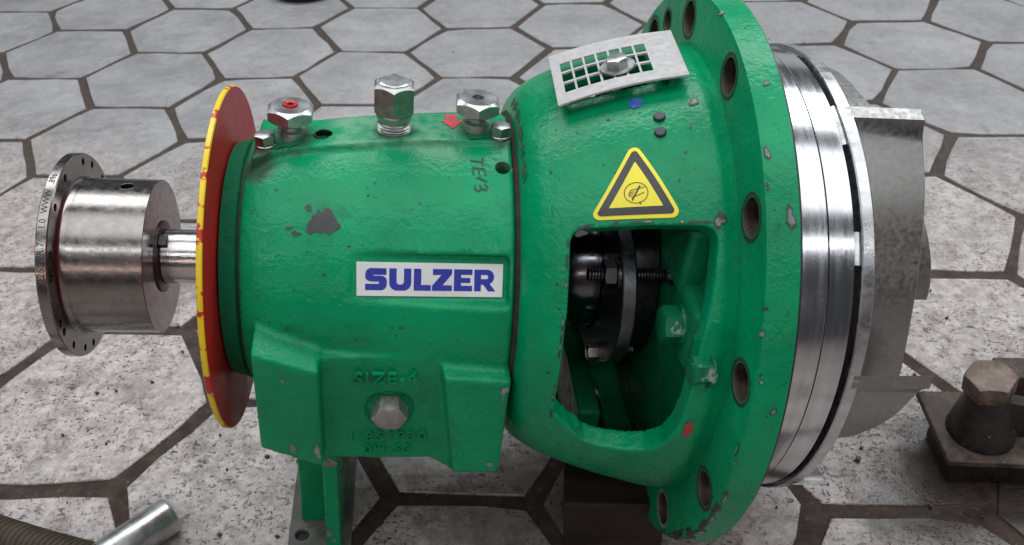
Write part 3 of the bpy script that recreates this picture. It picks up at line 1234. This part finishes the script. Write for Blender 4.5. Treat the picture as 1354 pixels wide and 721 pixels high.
inner = [(2.46, 1.17), (2.28, 1.165), (2.06, 1.11), (1.92, 1.065), (1.78, 1.01), (1.68, .96), (1.60, .91), (1.56, .86), (1.56, .30), (1.492, .30)]
bm = nb()
revolve(bm, LP + inner, 160, closed=True)
lantern = part('lantern', bm, G)


def win_cutter(pts, r0=.55, r1=1.7, dens=4):
    """outline [(x, theta)] cut radially"""
    q = []
    n = len(pts)
    for i in range(n):
        a, c = pts[i], pts[(i + 1) % n]
        m = max(1, int(abs(c[1] - a[1]) / dens + abs(c[0] - a[0]) / .08))
        for s in range(m):
            t = s / m
            q.append((a[0] + (c[0] - a[0]) * t, a[1] + (c[1] - a[1]) * t))
    b = nb()
    lo = [b.verts.new(pol(x, r0, th)) for x, th in q]
    hi = [b.verts.new(pol(x, r1, th)) for x, th in q]
    n = len(q)
    for i in range(n):
        k = (i + 1) % n
        b.faces.new((lo[i], lo[k], hi[k], hi[i]))
    r = bmesh.ops.triangle_fill(b, edges=[e for e in b.edges if e.is_boundary and (e.verts[0] in lo and e.verts[1] in lo)], use_beauty=True)
    r = bmesh.ops.triangle_fill(b, edges=[e for e in b.edges if e.is_boundary and (e.verts[0] in hi and e.verts[1] in hi)], use_beauty=True)
    return b


WIN = [(1.700, 41.0), (1.725, 43.3), (1.77, 43.8), (2.04, 44.0), (2.28, 43.6), (2.325, 42.8), (2.338, 40.8), (2.325, 33.0), (2.312, 27.0), (2.285, 19.0), (2.275, 8.0), (2.265, 0.5), (2.245, -5.5), (2.205, -10.3), (2.12, -13.8), (2.02, -15.6), (1.93, -16.8), (1.855, -16.8), (1.775, -13.0), (1.690, -9.2), (1.683, -6), (1.683, 4.7), (1.690, 20.0)]
FAR = [(1.70, 180 - 42), (1.70, 180 + 12), (2.26, 180 + 12), (2.30, 180 - 42)]
LOWA = [(1.66, -69), (1.66, -112), (1.92, -112), (1.92, -69)]
LOWB = [(2.10, -58), (2.10, -100), (2.27, -100), (2.27, -58)]
cut(lantern, [win_cutter(WIN)])
cut(lantern, [win_cutter(FAR)])
cut(lantern, [win_cutter(LOWA)])
cut(lantern, [win_cutter(LOWB)])
TOPW = [(1.735, 81.5), (1.735, 101.5), (2.17, 101), (2.17, 82)]
cut(lantern, [win_cutter(TOPW)])
cast(lantern, .0105, 2)


def ls_fn(x0, th0):
    r0 = rl(x0)
    return lambda u, v, h: pol(x0 + u, rl(x0 + u) + h, th0 + math.degrees(v / r0))


# ragged bare edge round the window
rn = random.Random(5)
for i in range(len(WIN)):
    a, c = WIN[i], WIN[(i + 1) % len(WIN)]
    seglen = hypot(c[0] - a[0], radians(c[1] - a[1]) * 1.2)
    top = a[1] > 40 and c[1] > 40
    left = a[0] < 1.71 and c[0] < 1.71
    if not (top or left):
        continue
    m = max(2, int(seglen / .035))
    for s in range(m):
        if rn.random() < (.30 if top else .45):
            continue
        t = (s + rn.random() * .8) / m
        x = a[0] + (c[0] - a[0]) * t
        th = a[1] + (c[1] - a[1]) * t
        if top:
            x = min(max(x, 1.74), 2.30)
            mark('edge_chip', blob(10, rn.uniform(.012, .030), rn.uniform(.004, .010), .4, 200 + i * 20 + s), ls_fn(x, th + .75), PALE if rn.random() < .45 else PRIMER, lantern, .004)
        else:
            mark('edge_chip', blob(10, rn.uniform(.004, .008), rn.uniform(.012, .028), .4, 300 + i * 20 + s), ls_fn(x - .016, th), PALE if rn.random() < .6 else PRIMER, lantern, .004)
mark('edge_chip', blob(18, .028, .030, .45, 91), ls_fn(2.345, 44.5), PALE, lantern, .005)
mark('edge_chip', blob(16, .016, .020, .45, 92), ls_fn(2.35, 45.5), PRIMER, lantern, .0065)
mark('edge_chip', blob(14, .024, .024, .4, 93), ls_fn(2.30, 73), PALE, lantern, .004)
for sd, (x, th) in enumerate(((1.62, 60), (1.75, 70), (1.85, 52), (2.22, 60), (2.05, 52), (2.26, 66), (1.9, 72), (1.64, 30), (1.63, 5))):
    mark('paint_chip', blob(8, rn.uniform(.004, .010), rn.uniform(.003, .007), .4, 140 + sd), ls_fn(x, th), PRIMER, lantern)
# brown grime packed in the joint to the bearing housing
bm = nb()
revolve(bm, [(1.468, .80), (1.468, .845), (1.476, .862), (1.486, .868), (1.494, .875), (1.494, .80)], 120)
part('joint_grime', bm, GRIME)
bm = nb()
revolve(bm, [(1.4705, .3), (1.4705, .835), (1.4915, .835), (1.4915, .3)], 64)
part('spigot', bm, DARK_STEEL)

rn = random.Random(17)
CRUST = m_plain('brown_crust', (.085, .072, .048), .85, 0, .6, 160, .7)
for i in range(15):
    th = 62 + i * 3.0 + rn.uniform(-1, 1)
    mark('grime_patch', blob(14, rn.uniform(.003, .009), rn.uniform(.018, .034), .4, 430 + i), ls_fn(1.508, th), CRUST if i % 3 else GD, lantern, .006)

# rivets, blue spot
b = nb()
zrev(b, [(.029, -.006), (.029, .010), (.024, .017), (.0, .019)], 24)
x0, t0 = 2.130, 69.9
rv = mk('rivet', b, PRIMER, lantern, pol(x0, rl(x0), t0), zdir(radial(t0) + Vector((-.3, 0, 0))))
copy_of(rv, lantern, pol(2.122, rl(2.122), 65.6), zdir(radial(65.6) + Vector((-.3, 0, 0))))
mark('blue_spot', blob(20, .036, .034, .1, 77), ls_fn(2.036, 75.6), BLUEMARK, lantern, .004)

# warning triangle
SX0, ST0 = 1.990, 53.5
sf = ls_fn(SX0, ST0)
r0 = rl(SX0)


def tri_round(top, bl, br, rad, n=6):
    P = [Vector(top), Vector(bl), Vector(br)]
    out = []
    for i in range(3):
        p, a, c = P[i], P[i - 1], P[(i + 1) % 3]
        da, dc = (a - p).normalized(), (c - p).normalized()
        half = da.angle(dc) / 2
        d = rad / math.tan(half)
        s, e = p + da * d, p + dc * d
        cen = p + (da + dc).normalized() * rad / sin(half)
        a0 = atan2((s - cen).y, (s - cen).x)
        a1 = atan2((e - cen).y, (e - cen).x)
        while a1 - a0 > pi:
            a1 -= 2 * pi
        while a1 - a0 < -pi:
            a1 += 2 * pi
        out += [(cen.x + rad * cos(a0 + (a1 - a0) * j / n), cen.y + rad * sin(a0 + (a1 - a0) * j / n)) for j in range(n + 1)]
    return out


Tt, Tl, Tr = (.005, radians(64.2 - ST0) * r0), (-.216, radians(45.6 - ST0) * r0), (.196, radians(45.4 - ST0) * r0)
cen = Vector(((Tt[0] + Tl[0] + Tr[0]) / 3, (Tt[1] + Tl[1] + Tr[1]) / 3))
shr = lambda p, k: tuple(cen + (Vector(p) - cen) * k)
b = nb()
flat_poly(b, tri_round(Tt, Tl, Tr, .030))
drape(b, sf, .03, .004)
sign = mk('warning_sign', b, SIGN_YELLOW, lantern, smooth=60)
b = nb()
flat_poly(b, tri_round(shr(Tt, .86), shr(Tl, .86), shr(Tr, .86), .016))
drape(b, sf, .03, .0055)
mk('sign_border', b, SIGN_BLACK, lantern, smooth=60)
b = nb()
flat_poly(b, tri_round(shr(Tt, .575), shr(Tl, .575), shr(Tr, .575), .003))
drape(b, sf, .03, .007)
mk('sign_field', b, SIGN_YELLOW, lantern, smooth=60)
b = nb()
cc = cen + Vector((.0, -.008))
circ = [(cc.x + .052 * cos(2 * pi * i / 28), cc.y + .050 * sin(2 * pi * i / 28)) for i in range(29)]
strokes(b, [circ], .0035)
q = lambda *pts: [(cc.x + x, cc.y + y) for x, y in pts]
strokes(b, [q((.038, .024), (.0, .018), (-.022, .014), (-.032, -.006), (-.030, -.018)), q((-.026, .002), (-.008, .006)), q((-.030, -.008), (-.012, -.004)), q((.036, .0), (.014, -.010), (-.010, -.018), (-.024, -.016)), q((.010, -.047), (.020, -.056)), q((.010, -.047), (.021, -.044))], .0035)
strokes(b, [q((.018, .032), (-.018, -.034))], .0075)
drape(b, sf, .03, .0085)
mk('sign_symbol', b, INKBLACK, lantern, smooth=0)

# ---- mounting flange with bolt holes
bm = nb()
revolve(bm, [(2.44, 1.18), (2.44, 1.560), (2.446, 1.5745), (2.585, 1.597), (2.592, 1.588), (2.592, 1.18)], 192, closed=True)
fl = part('mounting_flange', bm, G)
holes = [(104.6 - 30.2 * i, .090) for i in range(12)]
hb_ = nb()
for a, r in holes + [(121.0, .06), (-66, .06)]:
    bmesh.ops.create_cone(hb_, cap_ends=True, segments=32, radius1=r, radius2=r, depth=.6, matrix=Matrix.Translation(pol(2.5, 1.428, a)) @ Matrix.Rotation(radians(90), 4, 'Y'))
cut(fl, [hb_])
add_bevel(fl, .008, 2)
for i, (a, r) in enumerate(holes + [(121.0, .06), (-66, .06)]):
    b = nb()
    xs = [(2.438, r * 1.26), (2.437, r * 1.22), (2.441, r * .99), (2.455, r * .955), (2.585, r * .95), (2.585, r * 1.0)]
    revolve(b, [(x - 2.5, rr) for x, rr in xs], 32, mat=[1, 1, 0, 0, 0])
    mk('bolt_hole', b, [RUSTHOLE, PALE if i in (5, 6) else PRIMER], fl, pol(2.5, 1.428, a))


def fl_fn(th0, r0_=1.58):
    # u along the crease (angle), v across: negative on the face, positive over the rim
    def f(u, v, h):
        th = th0 + math.degrees(u / r0_)
        if v < 0:
            return pol(2.44 - h, 1.570 + v, th)
        return pol(2.446 + v, 1.5745 + v * .16 + h, th)
    return f


for i, (th, ru, rv_, v0, sd, mt) in enumerate(((87, .030, .02, .0, 61, PALE), (66.5, .026, .022, .075, 62, PALE), (53.5, .045, .022, .022, 63, PALE), (48, .03, .012, .012, 64, PRIMER), (43, .075, .032, .10, 65, PALE), (42, .012, .010, .05, 66, PRIMER),
                                              (25, .022, .012, .0, 67, PALE), (29, .016, .010, .006, 68, PRIMER), (17, .018, .016, .02, 69, PALE), (12, .03, .022, .095, 70, PALE), (3, .05, .016, -.02, 71, PALE), (0.5, .02, .01, .0, 72, PALE),
                                              (-9, .05, .016, .01, 73, PALE), (-13, .06, .018, .0, 74, PRIMER), (-17, .05, .018, .01, 75, PALE), (-21, .07, .020, .0, 76, PRIMER), (-25, .06, .024, .02, 77, PALE), (-29, .07, .026, -.01, 78, PRIMER), (-33, .07, .03, .03, 79, PALE), (-36, .08, .03, -.02, 80, PRIMER), (-41, .08, .03, .0, 81, PRIMER), (-44, .09, .03, .05, 82, PALE), (-48, .08, .03, .01, 83, PRIMER))):
    small = th > -5
    ru, rv_ = (ru * .62, rv_ * .62) if small else (ru * .9, rv_ * .8)
    for kk, m_, of in (((1.0, PRIMER, .003), (.7, mt, .0042)) if mt is PALE else ((1.0, mt, .003),)):
        b = nb()
        flat_poly(b, [(x * kk, y * kk + v0) for x, y in blob(22, ru, rv_, .45, sd)])
        bmesh.ops.bisect_plane(b, geom=b.verts[:] + b.edges[:] + b.faces[:], plane_co=(0, 0, 0), plane_no=(0, 1, 0), dist=1e-6)
        drape(b, fl_fn(th), .04, of)
        mk('rim_chip', b, m_, fl, smooth=60)
bm = nb()
revolve(bm, [(2.592, 1.2), (2.592, 1.575), (2.606, 1.575), (2.606, 1.2)], 160)
part('flange_gasket', bm, DARKGAP)

# ---- casing cover ring and seal ring, bare machined steel
bm = nb()
revolve(bm, [(2.606, .4), (2.606, 1.296), (2.61, 1.302), (2.858, 1.302), (2.863, 1.298), (2.865, 1.285), (2.865, .4)], 192)
part('cover_ring', bm, STEEL_RING)
bm = nb()
revolve(bm, [(2.8655, .4), (2.8655, 1.283), (2.870, 1.296), (2.992, 1.292), (3.000, 1.284), (3.000, .4)], 192)
part('wear_ring', bm, STEEL_RING)
bm = nb()
revolve(bm, [(3.000, .4), (3.000, 1.235), (3.022, 1.235), (3.022, .4)], 128)
part('seal_gap', bm, DARKGAP)

# ---- impeller
bm = nb()
revolve(bm, [(3.022, .3), (3.022, 1.306), (3.028, 1.312), (3.080, 1.312), (3.090, 1.302), (3.10, 1.25), (3.12, .9), (3.16, .5), (3.30, .32), (3.62, .26), (3.66, .22), (3.66, 0)], 192)
imp = part('impeller', bm, STEEL_RIM)
for a0, a1 in ((63, 74), (36, 43), (98, 150), (-70, -40)):
    b = nb()
    nn = 12
    rows = [[b.verts.new(pol(x, r, a0 + (a1 - a0) * i / nn)) for x, r in ((2.998, 1.22), (2.998, 1.270), (3.026, 1.285), (3.026, 1.22))] for i in range(nn + 1)]
    for a, c in zip(rows, rows[1:]):
        for i in range(4):
            b.faces.new((a[i], c[i], c[(i + 1) % 4], a[(i + 1) % 4]))
    b.faces.new(rows[0])
    b.faces.new(rows[-1][::-1])
    mk('rim_lug', b, STEEL_RIM, imp)
SPI = [(0, 1.312), (3.2, 1.312), (3.5, 1.305), (10, 1.215), (17, 1.170), (26, 1.115), (33, 1.08), (44, 1.045), (53, 1.03), (61, 1.02), (70, .995), (90, .92), (108, .84)]
FRT = [(0, 3.462), (20, 3.455), (60, 3.45), (80, 3.55), (100, 3.635), (108, 3.655)]


SPO = [(3.2, 1.310), (5, 1.262), (10, 1.212), (17, 1.168), (26, 1.115), (33, 1.08), (44, 1.052), (61, 1.005), (90, .92), (112, .84)]
SPO = smooth_prof(SPO, 8)


def vane(th_tip):
    b = nb()
    rows = []
    ds = [0, 1.0, 2.1, 3.2, 3.5] + [3.5 + 104.5 * (i / 42) ** 1.1 for i in range(1, 43)]
    for d in ds:
        ro = 1.312 if d <= 3.2 else interp(SPO, d)
        ri = min(ro - .0015, interp(SPO, d + 3.2))
        if d > 20:
            ri = min(ri, ro - .034)
        xf = 3.46 + .19 * (max(0, d - 45) / 63) ** 2 * (3 - 2 * max(0, d - 45) / 63)
        f = min(.010, (ro - ri) * .3)
        th = th_tip - d
        rows.append([b.verts.new(pol(3.05, ro, th)), b.verts.new(pol(3.080, ro, th)), b.verts.new(pol(xf - f, ro, th)), b.verts.new(pol(xf, ro - f, th)),
                     b.verts.new(pol(xf, ri + f * .5, th)), b.verts.new(pol(xf - f, ri, th)), b.verts.new(pol(3.05, ri, th))])
    for a, c in zip(rows, rows[1:]):
        for i in range(7):
            k = (i + 1) % 7
            b.faces.new((a[i], c[i], c[k], a[k]))
    b.faces.new(rows[0])
    b.faces.new(rows[-1][::-1])
    return b


v0_ = mk('vane', vane(72.5), [STEEL_IMP, STEEL_RIM], imp)
for i in range(1, 6):
    copy_of(v0_, imp, (0, 0, 0), Vector((0, 0, 1)).rotation_difference(Vector((0, 0, 1))) if False else Matrix.Rotation(radians(60 * i), 3, 'X').to_quaternion())

# ---- inside the lantern
# back cover of the stuffing box with ribs
bm = nb()
revolve(bm, [(2.455, .3), (2.455, 1.165), (2.43, 1.165), (2.42, 1.10), (2.385, 1.04), (2.35, .90), (2.31, .66), (2.30, .3)], 96)
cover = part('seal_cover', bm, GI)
b = nb()
P = []
for x in (2.16, 2.44):
    for y in (-.86, -.60):
        for z in (.42, .80):
            P.append((x + (.10 if x < 2.2 else 0), y, z))
hexa(b, P)
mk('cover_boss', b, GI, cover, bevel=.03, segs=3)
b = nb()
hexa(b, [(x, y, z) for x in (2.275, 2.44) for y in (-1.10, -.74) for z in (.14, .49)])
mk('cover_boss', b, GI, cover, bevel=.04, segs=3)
b = nb()
zrev(b, [(0, 0), (.105, 0), (.105, .014), (.0, .014)], 32)
hexhead(b, .165, .085, z0=.014, cham=.96)
cbolt = mk('cover_bolt', b, m_worn('worn_green_bolt', (.002, .15, .065), (.30, .36, .33), .58, .64, .35, 60), cover, (2.275, -.945, .315), zdir((-1, 0, 0)))
b = nb()
zrev(b, [(0, 0), (.086, 0), (.086, .012), (.0, .012)], 32)
hexhead(b, .122, .080, z0=.012, cham=.95)
mk('lip_bolt', b, m_worn('worn_green', (.002, .16, .07), (.34, .38, .36), .56, .62, .4, 55), lantern, pol(2.345, 1.275, 13), zdir((-1, -.12, 0.05)))
mark('red_spot', blob(18, .022, .055, .15, 88), lambda u, v, h: pol(2.305 + u, rl(2.305) + h, -2.5 + math.degrees(v / 1.28)), REDMARK, lantern, .005)
# gland follower
bm = nb()
outl = []
for i in range(64):
    a = 2 * pi * i / 64
    rr = .60 + .14 * abs(cos(2 * (a - radians(38 + 45)))) ** 6 if False else .50 + .34 * abs(cos(a - radians(18))) ** 3
    outl.append((-rr * cos(a), rr * sin(a)))
r1 = [[bm.verts.new((x, y, z)) for y, z in outl] for x in (2.02, 2.10)]
r2 = [[bm.verts.new((x, y * .38 / hypot(y, z), z * .38 / hypot(y, z))) for y, z in outl] for x in (2.02, 2.10)]
n = 64
for i in range(n):
    k = (i + 1) % n
    bm.faces.new((r1[0][i], r1[1][i], r1[1][k], r1[0][k]))
    bm.faces.new((r2[0][i], r2[0][k], r2[1][k], r2[1][i]))
    bm.faces.new((r1[0][i], r1[0][k], r2[0][k], r2[0][i]))
    bm.faces.new((r1[1][i], r2[1][i], r2[1][k], r1[1][k]))
gland = part('gland', bm, m_steel('gland_steel', (.13, .132, .14), .40, .3, .1, bump=.15), bevel=.012)
for a_, x_ in ((-22, 2.10), (-75, 2.10), (95, 2.10), (150, 2.10)):
    b = nb()
    zrev(b, [(0, 0), (.028, 0)] + [(.028 + .004 * (i % 2), .012 * i) for i in range(1, 10)] + [(0, .12)], 16)
    mk('stud_end', b, DARK_STEEL, gland, pol(x_, .57, a_), zdir((1, 0, 0)))
bm = nb()
revolve(bm, [(1.83, .20), (1.83, .36), (1.845, .37), (2.02, .37), (2.02, .2)], 64)
mk('gland_sleeve', bm, m_steel('dark_polished_steel', (.16, .16, .17), .17, .2, .1, bump=.06), gland)
bm = nb()
revolve(bm, [(2.10, .2), (2.10, .42), (2.15, .42), (2.15, .53), (2.16, .54), (2.29, .54), (2.30, .53), (2.30, .2)], 64)
mk('seal_ring', bm, DARK_STEEL, gland)


def stud_bm():
    b = nb()
    pr = [(1.86, 0), (1.86, .026)]
    x = 1.865
    while x < 2.28:
        pr += [(x, .034), (x + .008, .034), (x + .012, .028)]
        x += .016
    pr += [(2.30, .034), (2.30, .052), (2.40, .052), (2.40, .03), (2.42, .03), (2.42, 0)]
    revolve(b, pr, 20)
    return b


GPOS = [30, 210]
sb = None
nbm = nb()
hexhead(nbm, .135, .066, cham=.95, bottom=True)
zrev(nbm, [(0, -.016), (.088, -.016), (.088, .0), (0, .0)], 24)
nut0 = None
for a in GPOS:
    p = pol(0, .71, a + 1)
    if sb is None:
        sb = mk('stud', stud_bm(), DARK_STEEL, gland, p)
        nut0 = mk('nut', nbm, DARK_STEEL, gland, Vector((2.004, 0, 0)) + p, zdir((-1, 0, 0)))
    else:
        copy_of(sb, gland, p)
        copy_of(nut0, gland, Vector((2.004, 0, 0)) + p, zdir((-1, 0, 0)))
b = nb()
zrev(b, [(0, -.10), (.03, -.10), (.03, .0)], 20)
hexhead(b, .088, .06, cham=.95)
mk('set_bolt', b, ZINC_DULL, gland, pol(2.02, .56, -27), zdir((-1, 0, 0)))
# bearing nut and thrower on the shaft, dark and polished
bm = nb()
revolve(bm, [(1.562, .2), (1.562, .50), (1.62, .50), (1.63, .47), (1.70, .47), (1.71, .40), (1.78, .40), (1.79, .33), (1.82, .33), (1.82, .2)], 64)
part('bearing_nut', bm, DARK_STEEL)
# web in the bottom of the lantern
bm = nb()
hexa(bm, [(x, y, z) for x in (1.95, 2.08) for y in (-.62, .50) for z in (-1.06, -.62)])
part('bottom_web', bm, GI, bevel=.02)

# ---- perforated guard bolted over the top of the lantern
GC = [Vector((1.668, -.267, 1.125)), Vector((2.282, -.293, 1.328)), Vector((2.318, .250, 1.340)), Vector((1.693, .315, 1.133))]     # front-left, front-right, back-right, back-left
HC = [Vector((1.711, -.166)), Vector((2.162, -.198)), Vector((2.188, .168)), Vector((1.736, .214))]
gn = (GC[1] - GC[0]).cross(GC[3] - GC[0]).normalized()


def bil(u, v):
    p = GC[0] * (1 - u) * (1 - v) + GC[1] * u * (1 - v) + GC[2] * u * v + GC[3] * (1 - u) * v
    p = p + gn * (.022 * (1 - (2 * u - 1) ** 2))
    return p


ul, ur, vb, vt = .075, .775, .185, .80
us = [0, .02, ul]
cw = (ur - ul) / 7
for i in range(7):
    us += [ul + cw * i + cw * .10, ul + cw * (i + 1) - cw * .10] if False else [ul + cw * i + cw * .87, ul + cw * (i + 1)]
us = [0, ul] + [x for i in range(7) for x in (ul + cw * (i + .83), ul + cw * (i + 1))] + [1]
us = us[:-2] + [1] if False else us
chh = (vt - vb) / 3
vs_ = [0, vb] + [x for i in range(3) for x in (vb + chh * (i + .84), vb + chh * (i + 1))] + [1]
b = nb()
grid = [[b.verts.new(bil(u, v)) for v in vs_] for u in us]
for i in range(len(us) - 1):
    for j in range(len(vs_) - 1):
        hole = (i % 2 == 1 and 1 <= i <= 13) and (j % 2 == 1 and 1 <= j <= 5)
        if not hole:
            b.faces.new((grid[i][j], grid[i + 1][j], grid[i + 1][j + 1], grid[i][j + 1]))
for f in b.faces:
    f.normal_update()
r = bmesh.ops.extrude_face_region(b, geom=b.faces[:])
for vv in r['geom']:
    if isinstance(vv, bmesh.types.BMVert):
        vv.co += gn * .010
gg = part('vent_guard', b, ALU, smooth=30)
b = nb()
zrev(b, [(0, -.10), (.04, -.10), (.04, .0), (.088, .0), (.092, .006), (.088, .014), (.0, .016)], 40)
hexhead(b, .098, .046, z0=.014, cham=.93)
pb = bil(.505, .36) + gn * .012
mk('guard_bolt', b, ZINC_DULL, gg, pb, zdir(gn))
# clamp bar under the guard
b = nb()
hexa(b, [pol(x, rl(1.98) - r, th) for x in (1.94, 2.03) for th in (76, 106) for r in (.16, .12)])
mk('clamp_bar', b, DARK_STEEL, gg, smooth=30)
# stand-off studs that carry the guard
for (u, v) in ((.06, .9), (.9, .1), (.94, .9)):
    p = bil(u, v)
    r_ = hypot(p.y, p.z)
    th = math.degrees(atan2(p.z, -p.y))
    L = r_ - rl(p.x)
    b = nb()
    zrev(b, [(0, -.03), (.018, -.03), (.018, max(L, .01)), (0, max(L, .01))], 16)
    mk('guard_post', b, G, lantern, pol(p.x, rl(p.x), th), zdir(radial(th)))
# far window guard seen through the lantern
b = nb()
FW_ = [(1.74 + .50 * i / 10) for i in range(11)]
for i in range(6):
    for j in range(0, 9):
        pass
cols, rws = 6, 6
xs = [1.70 + .60 * k / 12 for k in range(13)]
ths = [180 - 42 + 52 * k / 12 for k in range(13)]
gr2 = [[b.verts.new(pol(x, rl(x) + .02, th)) for th in ths] for x in xs]
for i in range(12):
    for j in range(12):
        if not (i % 2 == 1 and j % 2 == 1):
            b.faces.new((gr2[i][j], gr2[i + 1][j], gr2[i + 1][j + 1], gr2[i][j + 1]))
r = bmesh.ops.extrude_face_region(b, geom=b.faces[:])
for vv in r['geom']:
    if isinstance(vv, bmesh.types.BMVert):
        d = Vector((0, vv.co.y, vv.co.z)).normalized()
        vv.co += d * .014
part('far_vent_guard', b, ALU, smooth=30)

# ================================================================== other things on the floor
# wooden block under the lantern
bm = nb()
box(bm, 0, .62, 0, .95, 0, .50)
wb = mk('wooden_block', bm, WOOD, None, (5.592 - OX, -7.36 - OY, 0), smooth=0, bevel=.012)
tag(wb, 'dark oily wooden block under the bell-shaped green casting', 'wooden block')

# steel pipe end
bm = nb()
n = 48
zrev(bm, [(0, 0), (.108, 0), (.120, .008), (.126, .02), (.126, 1.6), (0, 1.6)], n)
d = Vector((-.30, -.36, .0)).normalized()
pp = mk('pipe', bm, PIPE, None, (2.985 - OX, -7.205 - OY, .128), zdir(d))
tag(pp, 'round galvanised steel pipe end lying on the floor near the corrugated hose', 'pipe')

# corrugated hose
bm = nb()
prof = []
L = 2.4
k = 0
x = 0.0
while x < L:
    prof += [(.115, x), (.128, x + .012), (.128, x + .022), (.115, x + .034)]
    x += .040
zrev(bm, [(0, 0)] + prof + [(0, L)], 28)
# bend gently
for vv in bm.verts:
    z = vv.co.z
    vv.co.y += .05 * (z - 1.0) ** 2
a = Vector((1.30, -7.235, 0))
bb = Vector((2.62, -7.64, 0))
d = (bb - a).normalized()
ho = mk('hose', bm, HOSE, None, (a.x - d.x * .4 - OX, a.y - d.y * .4 - OY, .130), zdir(d))
tag(ho, 'brown ribbed hose lying in the lower left corner of the floor', 'hose')

# rubber wheel far behind
bm = nb()
zrev(bm, [(.0, .0), (.42, .0), (.52, .02), (.58, .10), (.58, .24), (.52, .32), (.42, .34), (.40, .30), (0, .30)], 64)
rw = mk('rubber_wheel', bm, RUBBER, None, (1.36 - OX, 3.30 - OY, .004))
tag(rw, 'black rubber wheel lying flat on the far pavers', 'wheel')

# rusty machine mount with levelling bolt
mt = thing('machine_mount', 'rusty iron mounting plate with a big hexagon bolt, on the floor beside the impeller', 'machine mount', W(8.45, -6.6, 0))
mb = lambda nm, b_, m_, **kw: mk(nm, b_, m_, mt, (-8.45, 6.6, 0), **kw)
b = nb()
P = []
for (x, y) in ((8.100, -6.83), (8.085, -6.20), (9.6, -6.88), (9.6, -6.20)):
    P += [(x, y, .315 - (.02 if y < -6.5 else 0)), (x, y, .365 - (.02 if y < -6.5 else 0))]
hexa(b, P)
mb('base_plate', b, RUST, bevel=.010)
b = nb()
hexa(b, [(x, y, z) for x in (8.20, 9.6) for y in (-6.72, -6.28) for z in (0, .315)])
mb('foot_block', b, RUST_DARK, bevel=.02)
b = nb()
zrev(b, [(.215, .0), (.215, .05), (.195, .12), (.165, .24), (.140, .34), (.128, .43), (.128, .46), (0, .46)], 40)
sh = mk('bolt_shank', b, RUST_DARK, mt, (8.392 - 8.45, -6.565 + 6.6, .34))
sh.rotation_mode = 'QUATERNION'
sh.rotation_quaternion = zdir((-.16, -.03, 1))
b = nb()
hexhead(b, .275, .14, cham=.95, tilt=.5)
bh = mk('bolt_head', b, RUST_TOP, mt, (8.330 - 8.45, -6.578 + 6.6, .745))
bh.rotation_mode = 'QUATERNION'
bh.rotation_quaternion = zdir((-.16, -.03, 1)) @ Matrix.Rotation(radians(18), 3, 'Z').to_quaternion()
b = nb()
hexa(b, [(8.52, -6.62, .36), (8.46, -6.60, .66), (8.52, -6.52, .36), (8.46, -6.50, .66), (9.6, -6.62, .36), (9.6, -6.60, .40), (9.6, -6.52, .36), (9.6, -6.50, .40)])
mb('gusset', b, RUST_DARK, bevel=.01)
b = nb()
hexa(b, [(x, y, z) for x in (8.56, 9.6) for y in (-6.32, -6.12) for z in (.0, .62)])
mb('side_bar', b, RUST, bevel=.012)

# grit and swarf lying about on the pavers
rn = random.Random(11)
b = nb()
for i in range(150):
    x, y = rn.uniform(1.8, 9.0), rn.uniform(-7.6, -3.2) if rn.random() < .8 else rn.uniform(-3, 1.5)
    r = rn.uniform(.006, .017) * (1.4 if rn.random() < .08 else 1)
    v = [b.verts.new((x - OX + r * rn.uniform(.5, 1.4) * cos(a), y - OY + r * rn.uniform(.5, 1.4) * sin(a), zz)) for zz, k in ((-.01, 1), (r * .8, .6)) for a in (0.3, 1.9, 3.3, 5.0)]
    for f in ((4, 5, 6, 7), (0, 1, 5, 4), (1, 2, 6, 5), (2, 3, 7, 6), (3, 0, 4, 7)):
        b.faces.new([v[j] for j in f])
mk('grit', b, RUST, None, smooth=0, kind='stuff')
